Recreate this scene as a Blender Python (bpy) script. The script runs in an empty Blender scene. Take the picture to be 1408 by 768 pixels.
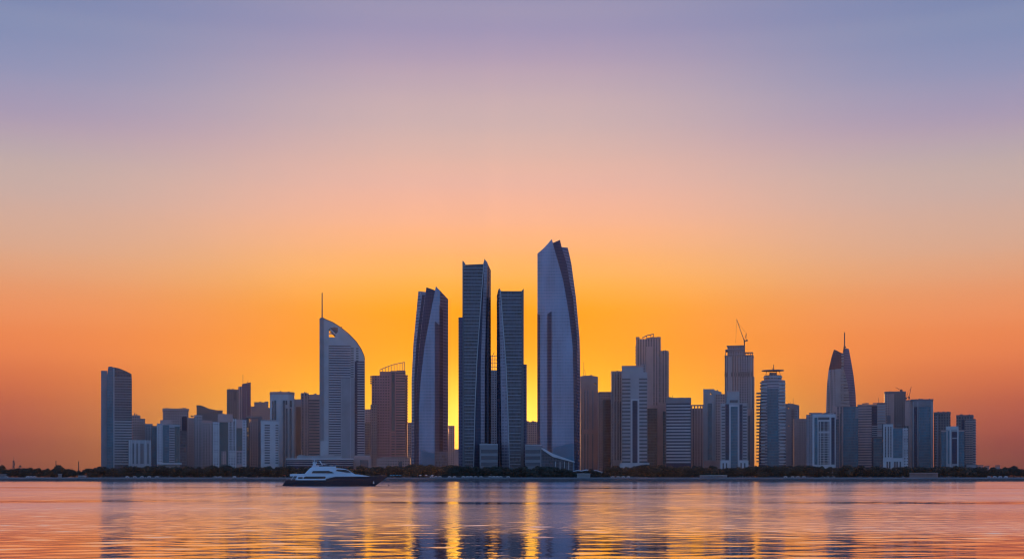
import bpy, bmesh, math, random
import numpy as np
from mathutils import Vector, Matrix
from math import radians as R

random.seed(7)
S = bpy.context.scene
COL = S.collection

# ------------------------------------------------------------------ camera
F, HZ, CX, CH, ZG = 1700.0, 655.0, 704.0, 5.0, 4.4      # focal (photo px), horizon row, centre column, eye height, land height
cam_d = bpy.data.cameras.new('camera')
cam = bpy.data.objects.new('camera', cam_d)
COL.objects.link(cam)
cam.location = (0, 0, CH)
cam.rotation_euler = (R(90), 0, 0)
cam_d.sensor_width = 36.0
cam_d.lens = 36.0 * F / 1408.0
cam_d.shift_y = (HZ - 384.0) / 1408.0
cam_d.clip_end = 60000.0
S.camera = cam

# ------------------------------------------------------------------ sky
SUN_AZ = math.atan2(678 - CX, F)
SUN_EL = R(2.2)

def lin(c, g=1.0):
    out = []
    for v in c:
        v = v / 255.0
        out.append(g * (v / 12.92 if v <= 0.04045 else ((v + 0.055) / 1.055) ** 2.4))
    return out + [1.0]

world = bpy.data.worlds.new('World')
S.world = world
world.use_nodes = True
NT = world.node_tree
NT.nodes.clear()

class NB:
    """small helper to write node graphs as expressions"""
    def __init__(s, nt): s.nt = nt
    def n(s, t, **kw):
        x = s.nt.nodes.new(t)
        for k, v in kw.items(): setattr(x, k, v)
        return x
    def put(s, sock, v):
        if isinstance(v, bpy.types.NodeSocket): s.nt.links.new(v, sock)
        elif v is not None: sock.default_value = v
    def m(s, op, a, b=None, c=None, clamp=False):
        x = s.n('ShaderNodeMath', operation=op, use_clamp=clamp)
        for i, v in enumerate((a, b, c)):
            if v is not None: s.put(x.inputs[i], v)
        return x.outputs[0]
    def mix(s, f, a, b, mode='MIX'):
        x = s.n('ShaderNodeMix', data_type='RGBA', blend_type=mode)
        s.put(x.inputs[0], f); s.put(x.inputs[6], a); s.put(x.inputs[7], b)
        return x.outputs[2]
    def ramp(s, f, stops, interp='LINEAR'):
        x = s.n('ShaderNodeValToRGB')
        x.color_ramp.interpolation = interp
        e = x.color_ramp.elements
        while len(e) > 1: e.remove(e[-1])
        e[0].position, e[0].color = stops[0]
        for p, c in stops[1:]:
            k = e.new(p); k.color = c
        s.put(x.inputs[0], f)
        return x.outputs[0]
    def maprange(s, v, a, b, c=0.0, d=1.0, t='SMOOTHSTEP'):
        x = s.n('ShaderNodeMapRange', interpolation_type=t, clamp=True)
        s.put(x.inputs[0], v)
        for i, q in enumerate((a, b, c, d)): x.inputs[i + 1].default_value = q
        return x.outputs[0]

w = NB(NT)
tc = w.n('ShaderNodeTexCoord')
sp = w.n('ShaderNodeSeparateXYZ')
NT.links.new(tc.outputs['Generated'], sp.inputs[0])
el = w.m('MULTIPLY', w.m('ARCSINE', sp.outputs[2]), 180 / math.pi)
az = w.m('MULTIPLY', w.m('ARCTAN2', sp.outputs[0], sp.outputs[1]), 180 / math.pi)
daz = w.m('ABSOLUTE', w.m('SUBTRACT', az, math.degrees(SUN_AZ)))
fac = w.m('DIVIDE', el, 40.0, clamp=True)
# colours of the evening sky by picture row: towards the sun, and 22 degrees to either side of it
c_rows = [(655, (240, 140, 40)), (600, (255, 190, 45)), (550, (255, 185, 15)), (500, (255, 164, 0)), (449, (255, 156, 0)), (419, (255, 163, 30)),
          (383, (255, 176, 82)), (347, (254, 179, 114)), (311, (251, 181, 140)), (263, (238, 181, 161)), (222, (225, 181, 168)), (180, (209, 178, 175)), (132, (197, 172, 179)),
          (90, (181, 161, 181)), (45, (160, 150, 182)), (0, (151, 147, 181)), (-600, (95, 115, 185))]
e_rows = [(655, (90, 42, 54)), (631, (108, 47, 58)), (597, (138, 58, 62)), (546, (182, 86, 64)), (495, (222, 118, 72)), (443, (234, 136, 84)), (384, (228, 154, 112)),
          (341, (218, 166, 138)), (273, (204, 171, 160)), (213, (189, 169, 170)), (162, (171, 156, 178)), (102, (149, 149, 182)), (51, (133, 143, 181)), (0, (125, 138, 178)), (-600, (70, 100, 170))]
def row_el(y, c): return max(0.0, math.degrees(math.atan((655 - y) * c / F)))
def ramp_at(st, e):
    for (a, p), (b_, q) in zip(st, st[1:]):
        if e <= b_: return [u + (v - u) * (e - a) / (b_ - a) for u, v in zip(p, q)]
    return st[-1][1]
EDGE_W = 13.5
f22 = 1 - math.exp(-(22.0 / EDGE_W) ** 2.6)
cst = [(row_el(y, 1.0), lin(c)) for y, c in c_rows]
est = []
for y, c in e_rows:
    e = row_el(y, 0.924); cc = ramp_at(cst, e)
    est.append((e, [max(0.0, (v - (1 - f22) * u) / f22) for v, u in zip(lin(c), cc)][:3] + [1.0]))
back = [(0, (110, 130, 172)), (4, (125, 150, 195)), (10, (118, 152, 206)), (20, (105, 146, 210)), (40, (86, 130, 204))]
rc = w.ramp(fac, [(e / 40, c) for e, c in cst], 'CARDINAL')
re_ = w.ramp(fac, [(e / 40, c) for e, c in est], 'CARDINAL')
rb = w.ramp(fac, [(e / 40, lin(c)) for e, c in back])
f_edge = w.m('SUBTRACT', 1.0, w.m('EXPONENT', w.m('MULTIPLY', w.m('POWER', w.m('DIVIDE', daz, EDGE_W), 2.6), -1.0)))
f_back = w.maprange(daz, 30.0, 70.0)
colr = w.mix(f_edge, rc, re_)
rb2 = w.mix(1.0, rb, (1.66, 1.58, 1.44, 1), 'MULTIPLY')      # unseen sky opposite the sunset, brightened to fill the building fronts
colr = w.mix(f_back, colr, rb2)
# glow round the hidden sun
d2 = w.m('ADD', w.m('POWER', w.m('MULTIPLY', daz, 0.8), 2.0), w.m('POWER', w.m('SUBTRACT', el, math.degrees(SUN_EL)), 2.0))
gl = w.m('EXPONENT', w.m('DIVIDE', d2, -5.0))
g2 = w.m('EXPONENT', w.m('DIVIDE', d2, -40.0))
glow = w.mix(1.0, w.mix(gl, (0, 0, 0, 1), (0.75, 0.50, 0.12, 1)), w.mix(g2, (0, 0, 0, 1), (0.10, 0.05, 0.0, 1)), 'ADD')
colr = w.mix(1.0, colr, glow, 'ADD')
sky = w.n('ShaderNodeTexSky', sky_type='NISHITA', sun_disc=False, sun_elevation=SUN_EL, sun_rotation=SUN_AZ)
bg1 = w.n('ShaderNodeBackground'); bg1.inputs[1].default_value = 0.0015
NT.links.new(sky.outputs[0], bg1.inputs[0])
bg2 = w.n('ShaderNodeBackground'); bg2.inputs[1].default_value = 1.0
NT.links.new(colr, bg2.inputs[0])
SKY_BG, GRAD_BG = bg1, bg2
ad = w.n('ShaderNodeAddShader')
NT.links.new(bg1.outputs[0], ad.inputs[0]); NT.links.new(bg2.outputs[0], ad.inputs[1])
wo = w.n('ShaderNodeOutputWorld')
NT.links.new(ad.outputs[0], wo.inputs[0])

sd = bpy.data.lights.new('sun', 'SUN')
sd.energy = 2.0
sd.angle = R(0.5)
sd.color = (1.0, 0.42, 0.10)
sun = bpy.data.objects.new('sun', sd)
COL.objects.link(sun)
to_sun = Vector((math.sin(SUN_AZ) * math.cos(SUN_EL), math.cos(SUN_AZ) * math.cos(SUN_EL), math.sin(SUN_EL)))
sun.rotation_euler = to_sun.to_track_quat('Z', 'Y').to_euler()
sun.location = (0, 0, 500)

S.view_settings.view_transform = 'Standard'
S.view_settings.look = 'None'
S.view_settings.exposure = 0.0
S.view_settings.gamma = 1.0
S.view_settings.use_curve_mapping = False
S.render.engine = 'CYCLES'
S.cycles.filter_width = 1.2
S.cycles.use_denoising = True
S.cycles.max_bounces = 6
S.cycles.volume_bounces = 0
S.cycles.sample_clamp_indirect = 4.0
HAZE = 0.000024

# ------------------------------------------------------------------ materials
M = {}

def new_mat(name):
    m = bpy.data.materials.new(name)
    m.use_nodes = True
    M[name] = m
    return m, NB(m.node_tree), m.node_tree.nodes['Principled BSDF']

def plain(name, rgb, rough=0.7, metal=0.0, var=0.12, scale=0.08):
    m, b, p = new_mat(name)
    t = b.n('ShaderNodeTexCoord')
    nz = b.n('ShaderNodeTexNoise'); nz.inputs['Scale'].default_value = scale; nz.inputs['Detail'].default_value = 5
    m.node_tree.links.new(t.outputs['Object'], nz.inputs['Vector'])
    f = b.maprange(nz.outputs['Fac'], 0.3, 0.7, 1 - var, 1 + var, 'LINEAR')
    oi = b.n('ShaderNodeObjectInfo')
    f = b.m('MULTIPLY', f, b.maprange(oi.outputs['Random'], 0, 1, 0.93, 1.07, 'LINEAR'))
    v = b.n('ShaderNodeVectorMath', operation='SCALE'); v.inputs[0].default_value = rgb
    b.put(v.inputs['Scale'], f)
    b.put(p.inputs['Base Color'], v.outputs[0])
    p.inputs['Roughness'].default_value = rough
    p.inputs['Metallic'].default_value = metal
    return m

def facade(name, wall, glass, fx, fz, wu, wz, grough=0.18, wrough=0.65, gmetal=0.0, gvar=0.5, wmetal=0.0):
    """wall with a regular field of window openings, in metres of the building's own frame"""
    m, b, p = new_mat(name)
    t = b.n('ShaderNodeTexCoord')
    s = b.n('ShaderNodeSeparateXYZ'); m.node_tree.links.new(t.outputs['Object'], s.inputs[0])
    u = b.m('DIVIDE', b.m('ADD', b.m('ADD', s.outputs[0], s.outputs[1]), 500.0), fx)
    z = b.m('DIVIDE', b.m('ADD', s.outputs[2], 20.0), fz)
    mu = b.m('LESS_THAN', b.m('FRACT', u), wu)
    mz = b.m('LESS_THAN', b.m('FRACT', z), wz)
    mask = b.m('MULTIPLY', mu, mz)
    cv = b.n('ShaderNodeCombineXYZ')
    b.put(cv.inputs[0], b.m('FLOOR', u)); b.put(cv.inputs[1], b.m('FLOOR', z))
    wn = b.n('ShaderNodeTexWhiteNoise', noise_dimensions='2D'); b.put(wn.inputs['Vector'], cv.outputs[0])
    gs = b.n('ShaderNodeVectorMath', operation='SCALE'); gs.inputs[0].default_value = glass
    nz = b.n('ShaderNodeTexNoise'); nz.inputs['Scale'].default_value = 0.06; nz.inputs['Detail'].default_value = 6
    mp = b.n('ShaderNodeMapping'); mp.inputs['Scale'].default_value = (2.0, 2.0, 0.5)
    m.node_tree.links.new(t.outputs['Object'], mp.inputs[0]); m.node_tree.links.new(mp.outputs[0], nz.inputs['Vector'])
    f = b.maprange(nz.outputs['Fac'], 0.3, 0.7, 0.82, 1.16, 'LINEAR')
    n2 = b.n('ShaderNodeTexNoise'); n2.inputs['Scale'].default_value = 0.035; n2.inputs['Detail'].default_value = 3
    m2 = b.n('ShaderNodeMapping'); m2.inputs['Scale'].default_value = (2.2, 2.2, 0.45); m2.inputs['Location'].default_value = (3.1, 7.7, 1.3)
    m.node_tree.links.new(t.outputs['Object'], m2.inputs[0]); m.node_tree.links.new(m2.outputs[0], n2.inputs['Vector'])
    b.put(gs.inputs['Scale'], b.m('MULTIPLY', b.maprange(wn.outputs[0], 0, 1, 1 - gvar, 1 + gvar, 'LINEAR'), b.maprange(n2.outputs['Fac'], 0.3, 0.7, 0.72, 1.30, 'LINEAR')))
    ws = b.n('ShaderNodeVectorMath', operation='SCALE'); ws.inputs[0].default_value = wall
    b.put(ws.inputs['Scale'], f)
    b.put(p.inputs['Base Color'], b.mix(mask, ws.outputs[0], gs.outputs[0]))
    b.put(p.inputs['Roughness'], b.maprange(mask, 0, 1, wrough, grough, 'LINEAR'))
    b.put(p.inputs['Metallic'], b.maprange(mask, 0, 1, wmetal, gmetal, 'LINEAR'))
    return m

plain('white_stone', (0.36, 0.365, 0.37))
plain('pale_stone', (0.25, 0.25, 0.255))
plain('pink_stone', (0.33, 0.215, 0.195))
plain('grey_stone', (0.14, 0.14, 0.15))
plain('dark_stone', (0.10, 0.10, 0.12))
plain('metal_pale', (0.24, 0.255, 0.27), 0.4, 0.4)
plain('mauve_glow_stone', (0.44, 0.20, 0.19))  # mauve stone, reddened to carry the warm glow of the low sun
plain('panel_grey', (0.15, 0.16, 0.18), 0.4, 0.3)
plain('floor_trim', (0.22, 0.24, 0.27), 0.5, 0.3)
plain('metal_dark', (0.05, 0.05, 0.06), 0.5, 0.3)
plain('glass_dark', (0.05, 0.06, 0.08), 0.15, 0.45, 0.3, 0.05)
plain('glass_teal', (0.008, 0.085, 0.125), 0.15, 0.15, 0.25, 0.05)
plain('lobby_teal', (0.008, 0.085, 0.14), 0.3, 0.0, 0.1, 0.05)
plain('glass_green', (0.022, 0.055, 0.065), 0.15, 0.1, 0.25, 0.05)
plain('glass_brown', (0.10, 0.05, 0.035), 0.2, 0.1, 0.3, 0.05)
facade('grid_white', (0.378, 0.378, 0.389), (0.042, 0.050, 0.071), 3.04, 3.61, 0.50, 0.50)
facade('grid_pale', (0.270, 0.265, 0.270), (0.042, 0.045, 0.066), 3.39, 3.72, 0.50, 0.50)
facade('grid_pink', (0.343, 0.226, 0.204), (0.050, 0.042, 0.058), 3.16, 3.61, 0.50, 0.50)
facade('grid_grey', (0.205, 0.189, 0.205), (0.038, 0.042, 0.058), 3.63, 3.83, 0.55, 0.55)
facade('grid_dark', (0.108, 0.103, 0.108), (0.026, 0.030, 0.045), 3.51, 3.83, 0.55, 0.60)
facade('rib_pale', (0.254, 0.243, 0.248), (0.050, 0.050, 0.066), 3.74, 3.83, 0.50, 0.86)
facade('rib_pink', (0.329, 0.220, 0.204), (0.054, 0.045, 0.061), 3.98, 3.83, 0.50, 0.88)
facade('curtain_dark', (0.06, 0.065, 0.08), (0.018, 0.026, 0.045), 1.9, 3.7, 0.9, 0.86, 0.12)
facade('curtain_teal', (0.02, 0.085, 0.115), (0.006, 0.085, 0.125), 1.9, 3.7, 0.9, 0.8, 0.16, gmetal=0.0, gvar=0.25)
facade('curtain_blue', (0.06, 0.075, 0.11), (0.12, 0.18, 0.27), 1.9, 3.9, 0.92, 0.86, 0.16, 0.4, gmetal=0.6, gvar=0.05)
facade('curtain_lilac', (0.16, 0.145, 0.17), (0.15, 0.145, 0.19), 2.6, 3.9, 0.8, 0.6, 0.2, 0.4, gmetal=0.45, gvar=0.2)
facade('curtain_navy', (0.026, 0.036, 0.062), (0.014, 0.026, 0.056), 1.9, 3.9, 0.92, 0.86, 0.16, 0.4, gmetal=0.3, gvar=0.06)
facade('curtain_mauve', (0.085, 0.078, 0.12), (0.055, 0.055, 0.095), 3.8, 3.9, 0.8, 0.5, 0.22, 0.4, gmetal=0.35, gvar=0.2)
for nm_ in ('curtain_navy', 'curtain_mauve'): M[nm_].node_tree.nodes['Principled BSDF'].inputs['Specular IOR Level'].default_value = 0.2
facade('stripe_pale', (0.24, 0.24, 0.255), (0.06, 0.07, 0.10), 400.0, 3.8, 1.0, 0.5)
facade('grid_mauve_glow', (0.438, 0.199, 0.196), (0.083, 0.050, 0.066), 3.51, 3.83, 0.55, 0.50, gmetal=0.3)  # wall colour includes the sun's reddish glow
facade('stripe_mauve_glow', (0.44, 0.20, 0.19), (0.10, 0.06, 0.075), 400.0, 3.6, 1.0, 0.5, gmetal=0.3)  # same mauve with the reddish sun glow in its colour
facade('stripe_pink', (0.31, 0.21, 0.195), (0.07, 0.06, 0.08), 400.0, 3.6, 1.0, 0.45)

# ------------------------------------------------------------------ object helpers
def tag(o, label=None, cat=None, group=None, kind=None):
    if label: o['label'] = label
    if cat: o['category'] = cat
    if group: o['group'] = group
    if kind: o['kind'] = kind
    return o

def empty(name, loc, rz=0.0):
    o = bpy.data.objects.new(name, None)
    o.location = loc
    o.rotation_euler = (0, 0, rz)
    o.empty_display_size = 2
    COL.objects.link(o)
    return o

def link(name, me, mat=None, parent=None, loc=(0, 0, 0), smooth=False):
    o = bpy.data.objects.new(name, me)
    o.location = loc
    if mat is not None and not me.materials:
        me.materials.append(M[mat] if isinstance(mat, str) else mat)
    if parent is not None: o.parent = parent
    if smooth:
        for p in me.polygons: p.use_smooth = True
    COL.objects.link(o)
    return o

def bm_box(bm, x0, x1, y0, y1, z0, z1):
    v = [bm.verts.new(p) for p in ((x0, y0, z0), (x1, y0, z0), (x1, y1, z0), (x0, y1, z0), (x0, y0, z1), (x1, y0, z1), (x1, y1, z1), (x0, y1, z1))]
    for f in ((0, 3, 2, 1), (4, 5, 6, 7), (0, 1, 5, 4), (1, 2, 6, 5), (2, 3, 7, 6), (3, 0, 4, 7)):
        bm.faces.new([v[i] for i in f])

def bm_rod(bm, a, b, r0, r1=None, n=6):
    a, b = Vector(a), Vector(b)
    r1 = r0 if r1 is None else r1
    d = (b - a).normalized()
    q = d.to_track_quat('Z', 'Y')
    ra, rb_ = [], []
    for i in range(n):
        t = 2 * math.pi * i / n
        o = Vector((math.cos(t), math.sin(t), 0))
        ra.append(bm.verts.new(a + q @ (o * r0))); rb_.append(bm.verts.new(b + q @ (o * r1)))
    for i in range(n):
        j = (i + 1) % n
        bm.faces.new((ra[i], ra[j], rb_[j], rb_[i]))
    bm.faces.new(ra[::-1]); bm.faces.new(rb_)

def bm_mesh(bm, name):
    bmesh.ops.recalc_face_normals(bm, faces=bm.faces[:])
    me = bpy.data.meshes.new(name)
    bm.to_mesh(me); bm.free()
    return me

def box_mesh(name, *a):
    bm = bmesh.new(); bm_box(bm, *a)
    return bm_mesh(bm, name)

def pl(*pts):
    """piecewise linear function through (key, value) points"""
    pts = sorted(pts)
    def f(k):
        if k <= pts[0][0]: return pts[0][1]
        for (a, p), (b, q) in zip(pts, pts[1:]):
            if k <= b: return p + (q - p) * (k - a) / (b - a)
        return pts[-1][1]
    return f

class Bld:
    """a building at column xc of the skyline and distance Y; its parts are given in skyline columns and rows, depths in metres"""
    def __init__(s, name, label, xc, Y, turn=None, cat='tower', group=None, zg=ZG):
        s.xc, s.Y, s.zg = xc, Y, zg
        phi = math.atan2(xc - CX, F)
        if not turn:
            da = math.degrees(phi - SUN_AZ)
            turn = 0.5 * da if abs(da) < 6 and cat in ('tower', 'building') and turn is None else 0.0
        s.k = Y / F * math.cos(phi)
        s.kz = Y / F
        s.root = empty(name, ((xc - CX) * Y / F, Y, zg), -phi + R(turn))
        tag(s.root, label, cat, group)
    def u(s, px): return (px - s.xc) * s.k
    def z(s, py): return CH - (py - HZ) * s.kz - s.zg
    def v(s, part, x0, x1, yt, mat, d0=0.0, d1=26.0, yb=None, parent=None):
        zb = -0.5 if yb is None else s.z(yb)
        return link(part, box_mesh(part, s.u(x0), s.u(x1), d0, d1, zb, s.z(yt)), mat, parent or s.root)
    def panel(s, part, x0, x1, y0, y1, mat, d=-0.35, t=1.2, parent=None):
        return s.v(part, x0, x1, y0, mat, d, d + t, (y1 if y1 < 641 else None), parent)
    def poly(s, part, pts, mat, d0=0.0, d1=26.0, holes=(), parent=None):
        bm = bmesh.new()
        edges = []
        for loop in [pts] + list(holes):
            vs = [bm.verts.new((s.u(x), d0, s.z(y))) for x, y in loop]
            for i in range(len(vs)): edges.append(bm.edges.new((vs[i], vs[(i + 1) % len(vs)])))
        g = bmesh.ops.triangle_fill(bm, use_beauty=True, use_dissolve=False, edges=edges)
        fs = [f for f in bm.faces]
        ex = bmesh.ops.extrude_face_region(bm, geom=fs)
        for e in ex['geom']:
            if isinstance(e, bmesh.types.BMVert): e.co.y += d1 - d0
        return link(part, bm_mesh(bm, part), mat, parent or s.root)
    def prism(s, part, plan, yt, mat, yb=None, parent=None, smooth=False):
        """plan: list of (column, depth) going round"""
        bm = bmesh.new()
        zb = -0.5 if yb is None else s.z(yb)
        lo = [bm.verts.new((s.u(x), d, zb)) for x, d in plan]
        hi = [bm.verts.new((s.u(x), d, s.z(yt))) for x, d in plan]
        n = len(plan)
        for i in range(n): bm.faces.new((lo[i], lo[(i + 1) % n], hi[(i + 1) % n], hi[i]))
        bm.faces.new(lo[::-1]); bm.faces.new(hi)
        return link(part, bm_mesh(bm, part), mat, parent or s.root)
    def bands(s, part, x0, x1, y0, y1, n, frac, mat, d=-0.5, t=0.9, parent=None):
        p = (y1 - y0) / n
        h = p * frac * s.kz
        me = box_mesh(part, s.u(x0), s.u(x1), d, d + t, 0, h)
        for i in range(n): link(part, me, mat, parent or s.root, (0, 0, s.z(y0 + p * (i + 0.5)) - h / 2))
    def fins(s, part, xs, wd, y0, y1, mat, d=-0.9, t=1.2, parent=None):
        zb = -0.5 if y1 >= 641 else s.z(y1)
        me = box_mesh(part, -wd * s.k / 2, wd * s.k / 2, d, d + t, zb, s.z(y0))
        for x in xs: link(part, me, mat, parent or s.root, (s.u(x), 0, 0))
    def wins(s, part, x0, x1, nx, wx, y0, y1, ny, wz, mat, d=-0.25, t=0.6, parent=None):
        pw, ph = (x1 - x0) / nx, (y1 - y0) / ny
        me = box_mesh(part, -pw * wx / 2 * s.k, pw * wx / 2 * s.k, d, d + t, -ph * wz / 2 * s.kz, ph * wz / 2 * s.kz)
        for i in range(nx):
            for j in range(ny):
                link(part, me, mat, parent or s.root, (s.u(x0 + pw * (i + 0.5)), 0, s.z(y0 + ph * (j + 0.5))))
    def rod(s, part, a, b, r, mat='metal_dark', d=8.0, d2=None, r1=None, parent=None):
        bm = bmesh.new()
        bm_rod(bm, (s.u(a[0]), d, s.z(a[1])), (s.u(b[0]), d if d2 is None else d2, s.z(b[1])), r, r1)
        return link(part, bm_mesh(bm, part), mat, parent or s.root)
    def roof(s, x0, x1, y, n=3, mat='grey_stone', seed=0, hmax=3.0, d0=3.0, d1=20.0):
        rg = random.Random(seed + int(s.xc * 7 + y))
        for i in range(n):
            c = rg.uniform(x0 + 1.5, x1 - 1.5); hw = rg.uniform(0.6, max(0.8, (x1 - x0) * 0.12))
            dd = rg.uniform(d0, d1 - 6)
            a, b = max(x0 + .3, c - hw), min(x1 - .3, c + hw)
            link('roof_plant', box_mesh('roof_plant', s.u(a), s.u(b), dd, dd + rg.uniform(3, 6), s.z(y) - 0.2, s.z(y) + rg.uniform(0.8, hmax)), mat, s.root)
    def facet(s, part, xl, xr, ytop, dl, dr, mat, yb=None, thick=2.5, cols=4, rows=28, parent=None):
        """a curved glass sheet: xl(y), xr(y) its edges, ytop(q) its upper edge for q in 0..1, dl and dr its depths in metres"""
        bm = bmesh.new()
        yb = HZ + (CH - s.zg + 0.5) / s.kz if yb is None else yb
        dl = dl if callable(dl) else (lambda y, c=dl: c)
        dr = dr if callable(dr) else (lambda y, c=dr: c)
        G = [[], []]
        for side in (0, 1):
            for i in range(rows + 1):
                row = []
                for j in range(cols + 1):
                    q = j / cols
                    y0 = ytop(q)
                    y = y0 + (yb - y0) * (i / rows)
                    x = xl(y) + (xr(y) - xl(y)) * q
                    d = dl(y) + (dr(y) - dl(y)) * q + side * thick
                    row.append(bm.verts.new((s.u(x), d, s.z(y))))
                G[side].append(row)
        for i in range(rows):
            for j in range(cols):
                a, b = G[0], G[1]
                bm.faces.new((a[i][j], a[i + 1][j], a[i + 1][j + 1], a[i][j + 1]))
                bm.faces.new((b[i][j], b[i][j + 1], b[i + 1][j + 1], b[i + 1][j]))
        for i in range(rows):
            for j in (0, cols):
                bm.faces.new((G[0][i][j], G[0][i + 1][j], G[1][i + 1][j], G[1][i][j]))
        for j in range(cols):
            for i in (0, rows):
                bm.faces.new((G[0][i][j], G[0][i][j + 1], G[1][i][j + 1], G[1][i][j]))
        return link(part, bm_mesh(bm, part), mat, parent or s.root)

# ------------------------------------------------------------------ setting: water, land, promenade
def sheet(name, x0, x1, y0, y1, z, mat, n=1):
    bm = bmesh.new()
    v = [bm.verts.new(p) for p in ((x0, y0, z), (x1, y0, z), (x1, y1, z), (x0, y1, z))]
    bm.faces.new(v)
    o = link(name, bm_mesh(bm, name), mat)
    tag(o, kind='structure')
    return o

m, b, p = new_mat('sea_water')
t = b.n('ShaderNodeTexCoord')
def wave(sx, sy, scale, detail, rough=0.55, off=0.0):
    mp = b.n('ShaderNodeMapping'); mp.inputs['Scale'].default_value = (sx, sy, 1); mp.inputs['Location'].default_value = (off, off * 1.7, 0)
    mp.inputs['Rotation'].default_value = (0, 0, R(off * 1.3))
    m.node_tree.links.new(t.outputs['Object'], mp.inputs[0])
    nz = b.n('ShaderNodeTexNoise'); nz.inputs['Scale'].default_value = scale; nz.inputs['Detail'].default_value = detail; nz.inputs['Roughness'].default_value = rough
    m.node_tree.links.new(mp.outputs[0], nz.inputs['Vector'])
    return nz.outputs['Fac']
small = wave(0.9, 1.0, 2.4, 2, 0.5, 11.0)
bp = b.n('ShaderNodeBump'); bp.inputs['Strength'].default_value = 1.0; bp.inputs['Distance'].default_value = 0.012
b.put(bp.inputs['Height'], small)
b.put(p.inputs['Normal'], bp.outputs[0])
p.inputs['Base Color'].default_value = (0.012, 0.022, 0.040, 1)
p.inputs['Roughness'].default_value = 0.05
p.inputs['IOR'].default_value = 1.33
an = b.n('ShaderNodeAttribute', attribute_name='breeze')
rough_w = b.maprange(an.outputs['Fac'], 0, 1, 0.05, 0.205, 'LINEAR')
b.put(p.inputs['Roughness'], rough_w)
gz = b.n('ShaderNodeBsdfGlossy'); b.put(gz.inputs['Roughness'], rough_w); gz.inputs['Color'].default_value = (0.95, 0.95, 0.97, 1)
b.put(gz.inputs['Normal'], bp.outputs[0])
mx = b.n('ShaderNodeMixShader'); mx.inputs[0].default_value = 0.94
m.node_tree.links.new(p.outputs[0], mx.inputs[1]); m.node_tree.links.new(gz.outputs[0], mx.inputs[2])
m.node_tree.links.new(mx.outputs[0], m.node_tree.nodes['Material Output'].inputs['Surface'])
WV = random.Random(3)
def comps(n, a, b_, spread):
    return [(a * (b_ / a) ** ((i + WV.random()) / n), math.pi / 2 + WV.gauss(0, spread), WV.uniform(0, 6.283)) for i in range(n)]
SWELL = comps(34, 1.7, 6.5, 0.34)
CHOP = comps(30, 0.8, 2.6, 0.75)

def chop_at(X, Y):
    """where the breeze roughens the water: calm near the shore we stand on and in two long slicks"""
    st = lambda v, a, b_: (lambda q: q * q * (3 - 2 * q))(np.clip((v - a) / (b_ - a), 0, 1))
    w_ = 6 * np.sin(X / 37.0 + 0.6) + 4 * np.sin(X / 17.0 + Y / 30.0) + 3 * np.sin(X / 90.0)
    c = st(Y + w_, 84, 128)
    pa = 0.55 + 0.45 * np.sin(X / 19.0 + 2.2 + 1.3 * np.sin(X / 53.0)); pb = 0.5 + 0.5 * np.sin(X / 46.0 + 0.8 + np.sin(X / 110.0))
    c = c * (1 - 0.9 * pa * np.exp(-((Y + 1.2 * w_ - 243) / 11.0) ** 2)) * (1 - 0.85 * pb * np.exp(-((Y + 2.0 * w_ - 566) / 24.0) ** 2))
    c = c * (0.82 + 0.18 * np.sin(Y / 23.0 + 1.5 * np.sin(X / 60.0)) * np.sin(X / 41.0 + Y / 55.0))
    return c * (1 - 0.35 * st(Y, 700, 1400))

def sea(X, Y):
    """height of the rippled sea; short waves are left out where they would be finer than the mesh"""
    def layer(cs, lo):
        z = np.zeros_like(X); var = np.zeros_like(X)
        for l_, a_, p_ in cs:
            q = np.clip((l_ / lo - 1.0) / 0.6, 0, 1); q = q * q * (3 - 2 * q)
            k_ = 2 * math.pi / l_
            z += q / k_ * np.sin(k_ * (X * math.cos(a_) + Y * math.sin(a_)) + p_)
            var += 0.5 * q * q
        return z, var
    z, var = layer(SWELL, np.minimum(Y * 0.0085, 3.6))
    g = 1 + 0.28 * np.sin(Y / 11.0 + 1.6 * np.sin(X / 30.0)) * np.sin(Y / 37.0 + X / 25.0 + 1.0)
    z = z / np.sqrt(np.maximum(var, 1e-6)) * 0.026 * g
    z2, v2 = layer(CHOP, Y * 0.0065)
    return z + z2 / math.sqrt(len(CHOP) / 2) * 0.045 * chop_at(X, Y)

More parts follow.
